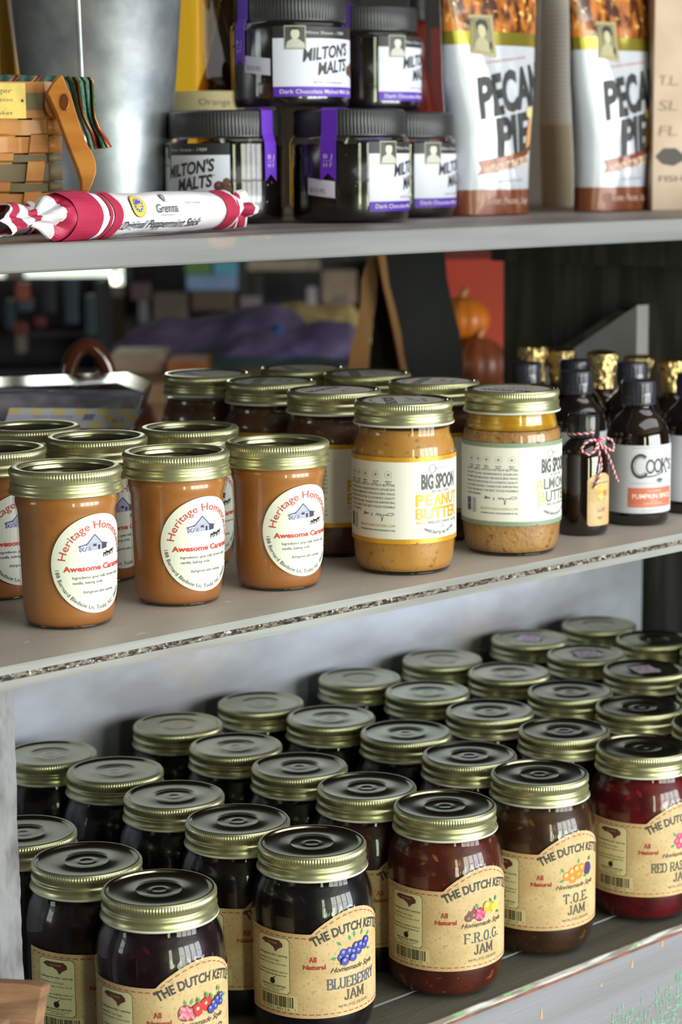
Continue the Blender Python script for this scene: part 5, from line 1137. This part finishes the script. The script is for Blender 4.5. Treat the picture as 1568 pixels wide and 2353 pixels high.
m = MB(); m.tube([(.021 * cos(a) - .012, .004, .078 + .042 * sin(a)) for a in [pi * i / 20 for i in range(21)]], .0078, 12); m.build('loop_handle', [M_glaze], t)

# ------------------------------------------------------------------ behind the shelving: board, carton, gourds
M_tan = mat('tan_wood_edge', (186, 136, 84), .5, c2=(166, 112, 66), scale=10, stretch=(1, 1, .3)); M_black = mat('black_board_face', (20, 22, 28), .6, c2=(26, 28, 34), scale=20)
o0 = at(930, 740, 2.30)
t = thing('folding_board', 'black-faced folding board with curved tan wooden edges, standing behind the shelf', 'board', tuple(o0))
def q3(pts, d): return [tuple(at(u, v, d) - o0) for u, v in pts]
def slabp(pts, d0, d1, name, mats, me=None):
    m = MB(); n = len(pts); dv = tuple(C_F * (d1 - d0)); m.prism([tuple(at(u, v, d0) - o0) for u, v in reversed(pts)], dv, 0, me); return m.build(name, mats, t)
fz = [(884, 585), (1022, 575), (1028, 640), (1040, 700), (1056, 760), (1064, 820), (1074, 1130), (958, 1130), (936, 860), (926, 815), (921, 770), (906, 705), (893, 655)]
slabp(fz, 2.30, 2.325, 'front_panel', [M_black], 0)
slabp([(870, 585), (886, 585), (895, 655), (908, 705), (923, 770), (928, 815), (940, 865), (962, 1130), (944, 1130), (925, 865), (913, 800), (905, 760), (893, 705), (880, 650)], 2.292, 2.33, 'curved_edge', [M_tan])
slabp([(846, 592), (872, 590), (868, 650), (862, 705), (852, 770), (846, 860), (844, 1130), (790, 1130), (800, 860), (806, 800), (822, 745), (830, 690), (832, 640)], 2.315, 2.36, 'rear_leg', [M_tan])
slabp([(866, 592), (885, 600), (912, 760), (926, 870), (930, 1130), (846, 1130), (848, 860), (856, 760), (866, 690)], 2.345, 2.36, 'inner_panel', [mat('dark_inner_board', (34, 24, 18), .7)])
p = at(1100, 740, 2.75); t = thing('red_carton', 'large red-orange carton standing behind the shelf end', 'box', (p.x, p.y, 0), R_(-45))
MB().box((-.06, 0, .0), (.038, .06, 1.52)).build('carton', [mat('red_carton_print', (170, 60, 38), .5, c2=(168, 52, 32), scale=6)], t, bevel=.002)
MB().box((-.062, -.002, 1.225), (.030, .0, 1.52)).build('dark_red_band', [ink((92, 16, 10))], t)
M_gourd = mat('orange_gourd_skin', (214, 130, 34), .35, c2=(190, 104, 24), scale=8); M_gourd2 = mat('russet_gourd_skin', (150, 78, 40), .4, c2=(96, 48, 26), scale=9)
def gourd(u, v, d, r, k, m_, lb):
    c = at(u, v, d); t = thing('gourd', lb, 'gourd', tuple(c), 0, 'gourds behind the shelf')
    def fn(a, b_):
        an, th_ = 2 * pi * a, pi * b_; rr = r * (1 + .06 * abs(cos(an * 5))) * sin(th_); return (rr * cos(an), rr * sin(an), -r * k * cos(th_))
    MB().grid(fn, 60, 20).build('gourd_body', [m_], t); MB().tube([(0, 0, r * k * .9), (.003, 0, r * k * 1.15), (.008, 0, r * k * 1.3)], .004, 8).build('stem', [M_tan], t)
gourd(1062, 735, 2.62, .034, .85, M_gourd, 'orange ribbed gourd stacked on the russet one')
gourd(1100, 838, 2.60, .036, .95, M_gourd2, 'russet-brown ribbed gourd under the orange one')
st = at(1100, 838, 2.60)
pst = thing('pedestal', 'dark pedestal stand under the gourds', 'stand', (st.x, st.y, 0), R_(-45)); MB().box((-.05, -.04, 0), (.05, .05, st.z - .034)).build('stand_column', [M_dark], pst, bevel=.003)

# ------------------------------------------------------------------ the shop beyond
M_tablew = mat('display_table_wood', (150, 118, 84), .6, c2=(128, 98, 66), scale=4)
tb = at(560, 830, 3.3)
t = thing('display_table', 'wooden display table piled with folded cloths', 'table', (tb.x, tb.y, 0), -YAW); zt = tb.z
MB().box((-.215, -.33, zt - .03), (.42, .5, zt)).build('table_top', [M_tablew], t, bevel=.003)
for a, b_ in ((-.185, -.29), (.38, -.29), (-.185, .46), (.38, .46)): MB().box((a - .02, b_ - .02, 0), (a + .02, b_ + .02, zt - .03)).build('leg', [M_tablew], t)
def mound(name, us, vtop, vbot, d, c, lb, seed, cat='cloth', c2=None, dep=.22):
    # folded cloth heaped on the table; silhouette through stations us/vtop
    o = at((us[0] + us[-1]) / 2, vbot, d); m = MB()
    def top(u):
        for (a, va), (b_, vb) in zip(zip(us, vtop), zip(us[1:], vtop[1:])):
            if a <= u <= b_: f = (u - a) / (b_ - a); f = f * f * (3 - 2 * f); return va + (vb - va) * f
        return vtop[-1]
    def fn(a, b_):
        u = us[0] + (us[-1] - us[0]) * a; h = vbot - top(u); k = sin(pi * min(1, b_ * 1.0) * .5) if b_ <= 1 else 1
        n = noise.noise(Vector((a * 7, b_ * 4, seed)))
        P = at(u, vbot - h * k, d) ; dv = Vector((C_F.x, C_F.y, 0)) * (dep * (1 - cos(pi * b_ * .5)) * .7 + .012 * n)
        return P + dv - o
    m.grid(fn, 60, 14); m.grid(lambda a, b_: fn(a, 1) * (1 - b_) + (at(us[0] + (us[-1] - us[0]) * a, vbot, d) + Vector((C_F.x, C_F.y, 0)) * dep - o) * b_, 60, 6)
    ob = m.build(name, [mat(name + '_fabric', c, .9, c2=c2 or tuple(int(k * .8) for k in c), scale=14, bump=.5, bscale=40)], None, loc=tuple(o)); tag(ob, lb, cat, 'folded cloths on the display table'); return ob
mound('folded_cloth', [-30 + 275, 300, 370, 420, 500, 560, 620, 680, 720], [808, 765, 742, 748, 735, 718, 712, 735, 800], 824, 3.28, (74, 68, 104), 'large purple cloth heaped at the left of the pile', 1, c2=(96, 84, 118))
mound('folded_cloth', [500, 560, 620, 680, 740, 800, 850], [800, 770, 760, 765, 752, 756, 800], 824, 3.22, (78, 68, 112), 'purple cloth in front of the yellow one, beside the black board', 2, c2=(100, 88, 124))
mound('folded_cloth', [600, 640, 680, 740, 800, 860], [765, 712, 708, 718, 712, 760], 790, 3.40, (196, 172, 110), 'pale yellow cloth behind the purple ones', 3)
mound('folded_cloth', [585, 610, 640, 665], [780, 762, 750, 780], 786, 3.27, (40, 90, 160), 'small bright blue cloth tucked between the purple ones', 4, dep=.08)
mound('folded_cloth', [400, 440, 520, 620, 720, 820], [832, 816, 812, 822, 815, 830], 846, 3.18, (58, 86, 88), 'flat teal cloth under the purple heap', 5)
def crate(name, u0, u1, v0, v1, d, c, lb, cat='box', dep=.12, rough=.6, m_=None, group=None, c2=None):
    o = at((u0 + u1) / 2, v1, d); w = (u1 - u0) / F_PX * d; h = (v1 - v0) / F_PX * d
    m = MB().box((-w / 2, 0, 0), (w / 2, dep, h)); ob = m.build(name, [m_ or mat(name + '_surface', c, rough, c2=c2 or tuple(int(k * .8) for k in c), scale=12)], None, loc=tuple(o), rz=-YAW + R_(4) if False else -(YAW), bevel=.003)
    tag(ob, lb, cat, group); return ob
crate('carton', 255, 378, 812, 859.5, 3.10, (170, 150, 130), 'beige carton at the table front, left of the orange one')
crate('carton', 382, 475, 830, 862.5, 3.08, (176, 108, 58), 'orange-brown carton at the table front, above the jar lids')
# far racks of goods, dark and out of focus
M_rack = mat('dark_rack_paint', (24, 24, 28), .7)
def rack(u0, u1, v0, v1, d, lb, rows, items, seed):
    o = at((u0 + u1) / 2, v1, d); w = (u1 - u0) / F_PX * d; zt_ = at(u0, v0, d).z; t = thing('display_rack', lb, 'rack', (o.x, o.y, 0), -YAW)
    m = MB().box((-w / 2, .16, 0), (w / 2, .18, zt_)).build('rack_back', [M_rack], t)
    for s_ in (-1, 1): MB().box((s_ * w / 2 - .01, 0, 0), (s_ * w / 2 + .01, .16, zt_)).build('upright', [M_rack], t)
    for z in rows: MB().box((-w / 2, 0, z - .012), (w / 2, .16, z)).build('rack_shelf', [M_rack], t)
    return t
rack(-60, 235, 646, 900, 4.6, 'dark display rack at far left of the shop', [.70, at(0, 850, 4.6).z, at(0, 760, 4.6).z], None, 1)
rack(300, 560, 560, 900, 5.0, 'dark display rack behind the purple cloths', [.70, at(0, 800, 5).z, at(0, 705, 5).z], None, 2)
rack(600, 860, 600, 900, 5.2, 'dark display rack behind the yellow cloth', [.70, at(0, 730, 5.2).z], None, 3)
goods = [(12, 34, 690, 758, (30, 58, 66), 'teal packet on the left rack, topmost row'), (36, 66, 650, 690, (178, 82, 62), 'round orange-red tin on the left rack'), (40, 74, 690, 715, (70, 90, 92), 'grey-teal tin under the orange-red tin'),
         (30, 62, 740, 770, (120, 44, 34), 'red packet on the lower row of the left rack'), (36, 58, 770, 812, (130, 120, 108), 'pale slim bottle low on the left rack'), (78, 104, 728, 752, (110, 20, 30), 'dark crimson packet on the left rack'),
         (150, 180, 640, 745, (44, 66, 74), 'tall grey-teal bottle on the left rack'), (196, 220, 680, 775, (40, 64, 70), 'slate-teal bottle at the right end of the left rack'), (100, 128, 640, 720, (26, 30, 44), 'navy packet in the middle of the left rack')]
for u0, u1, v0, v1, c, lb in goods: crate('packet', u0, u1, v0, v1, 4.5, tuple(int(k * .72) for k in c), lb, 'packet', .05, group='goods on the far racks')
goods2 = [(300, 345, 650, 690, (84, 60, 62), 'mauve packet on the rack behind the cloths'), (318, 340, 690, 742, (110, 110, 116), 'grey slim bottle standing above the purple cloth'), (352, 430, 672, 740, (92, 78, 60), 'tan bag on the rack behind the purple cloth'),
          (425, 485, 590, 632, (86, 130, 60), 'green printed card at the top of the rack'), (428, 545, 632, 668, (120, 150, 190), 'pale blue printed card under the green one'), (490, 545, 590, 634, (80, 160, 190), 'bright turquoise card at the top of the rack'),
          (440, 540, 668, 715, (84, 60, 44), 'brown parcel under the printed cards'), (552, 600, 680, 720, (120, 116, 118), 'grey packet right of the brown parcel')]
for u0, u1, v0, v1, c, lb in goods2: crate('packet', u0, u1, v0, v1, 4.85, tuple(int(k * .8) for k in c), lb, 'packet', .05, group='goods on the far racks')
goods3 = [(560, 735, 596, 622, (124, 112, 94), 'beige beam-like box across the top of the far rack'), (705, 728, 660, 712, (136, 130, 134), 'pale upright bottle on the far rack'), (740, 820, 622, 700, (120, 100, 84), 'beige bag at the right of the far rack'), (765, 800, 680, 715, (90, 82, 80), 'grey tin beside the beige bag')]
for u0, u1, v0, v1, c, lb in goods3: crate('packet', u0, u1, v0, v1, 5.05, c, lb, 'packet', .05, group='goods on the far racks')
# small lit bulbs hanging in the shop
M_bulb = glow('lit_bulb', (255, 240, 205), 14)
for u, v, d, lb in [(265, 640, 5.6, 'small lit bulb, the rounder and brighter of the pair'), (327, 630, 5.7, 'small lit bulb to the right, half hidden by the shelf edge')]:
    p = at(u, v, d); t = thing('hanging_bulb', lb, 'lamp', tuple(p), 0, 'lit bulbs in the shop')
    MB().blob((0, 0, 0), (.012, .012, .015), 0, 16, 10).build('bulb', [M_bulb], t); MB().tube([(0, 0, .012), (0, 0, .03)], .008, 10).build('socket', [M_rack], t); MB().tube([(0, 0, .03), (0, 0, ROOM['h'] - p.z)], .002, 6).build('cord', [M_rack], t)
# things seen above the upper shelf, far back
def tall(u0, u1, v0, d, c, lb, name='cabinet', cat='cabinet'):
    o = at((u0 + u1) / 2, 500, d); w = (u1 - u0) / F_PX * d; z = at(u0, v0, d).z; t = thing(name, lb, cat, (o.x, o.y, 0), -YAW)
    MB().box((-w / 2, 0, 0), (w / 2, .3, z)).build('cabinet_body', [mat(name + '_wood', c, .7, c2=tuple(int(k * .7) for k in c), scale=5)], t, bevel=.004)
    MB().box((-w / 2 + .03, -.012, .3), (w / 2 - .03, 0, z - .05)).build('cabinet_door', [mat(name + '_door', tuple(int(k * .85) for k in c), .7)], t)
tall(800, 1060, -300, 5.4, (44, 38, 34), 'dark tall cabinet far back between the malt jars and the pecan bag')
tall(1060, 1500, -300, 5.8, (120, 106, 92), 'tan tall cabinet far back behind the plastic cups')

# ------------------------------------------------------------------ worn wooden block at the lower left
M_worn = mat('worn_brown_board', (158, 118, 88), .7, c2=(124, 90, 66), scale=22, stretch=(.6, 1, 5), bump=.5, bscale=120, c3=(176, 160, 140), scale3=30, lo3=.66, hi3=.75)
o0 = at(40, 2300, 1.20); t = thing('wooden_sign_board', 'worn brown wooden board end in front of the shelf at lower left', 'board', tuple(o0))
m = MB(); pts = [(-120, 2252), (60, 2262), (94, 2268), (100, 2274), (92, 2300), (84, 2353), (74, 2500), (-120, 2500)]
m.prism([tuple(at(u, v, 1.20) - o0) for u, v in reversed(pts)], tuple(C_F * .012 + C_R * .003), 0); m.build('board', [M_worn], t, bevel=.0012)
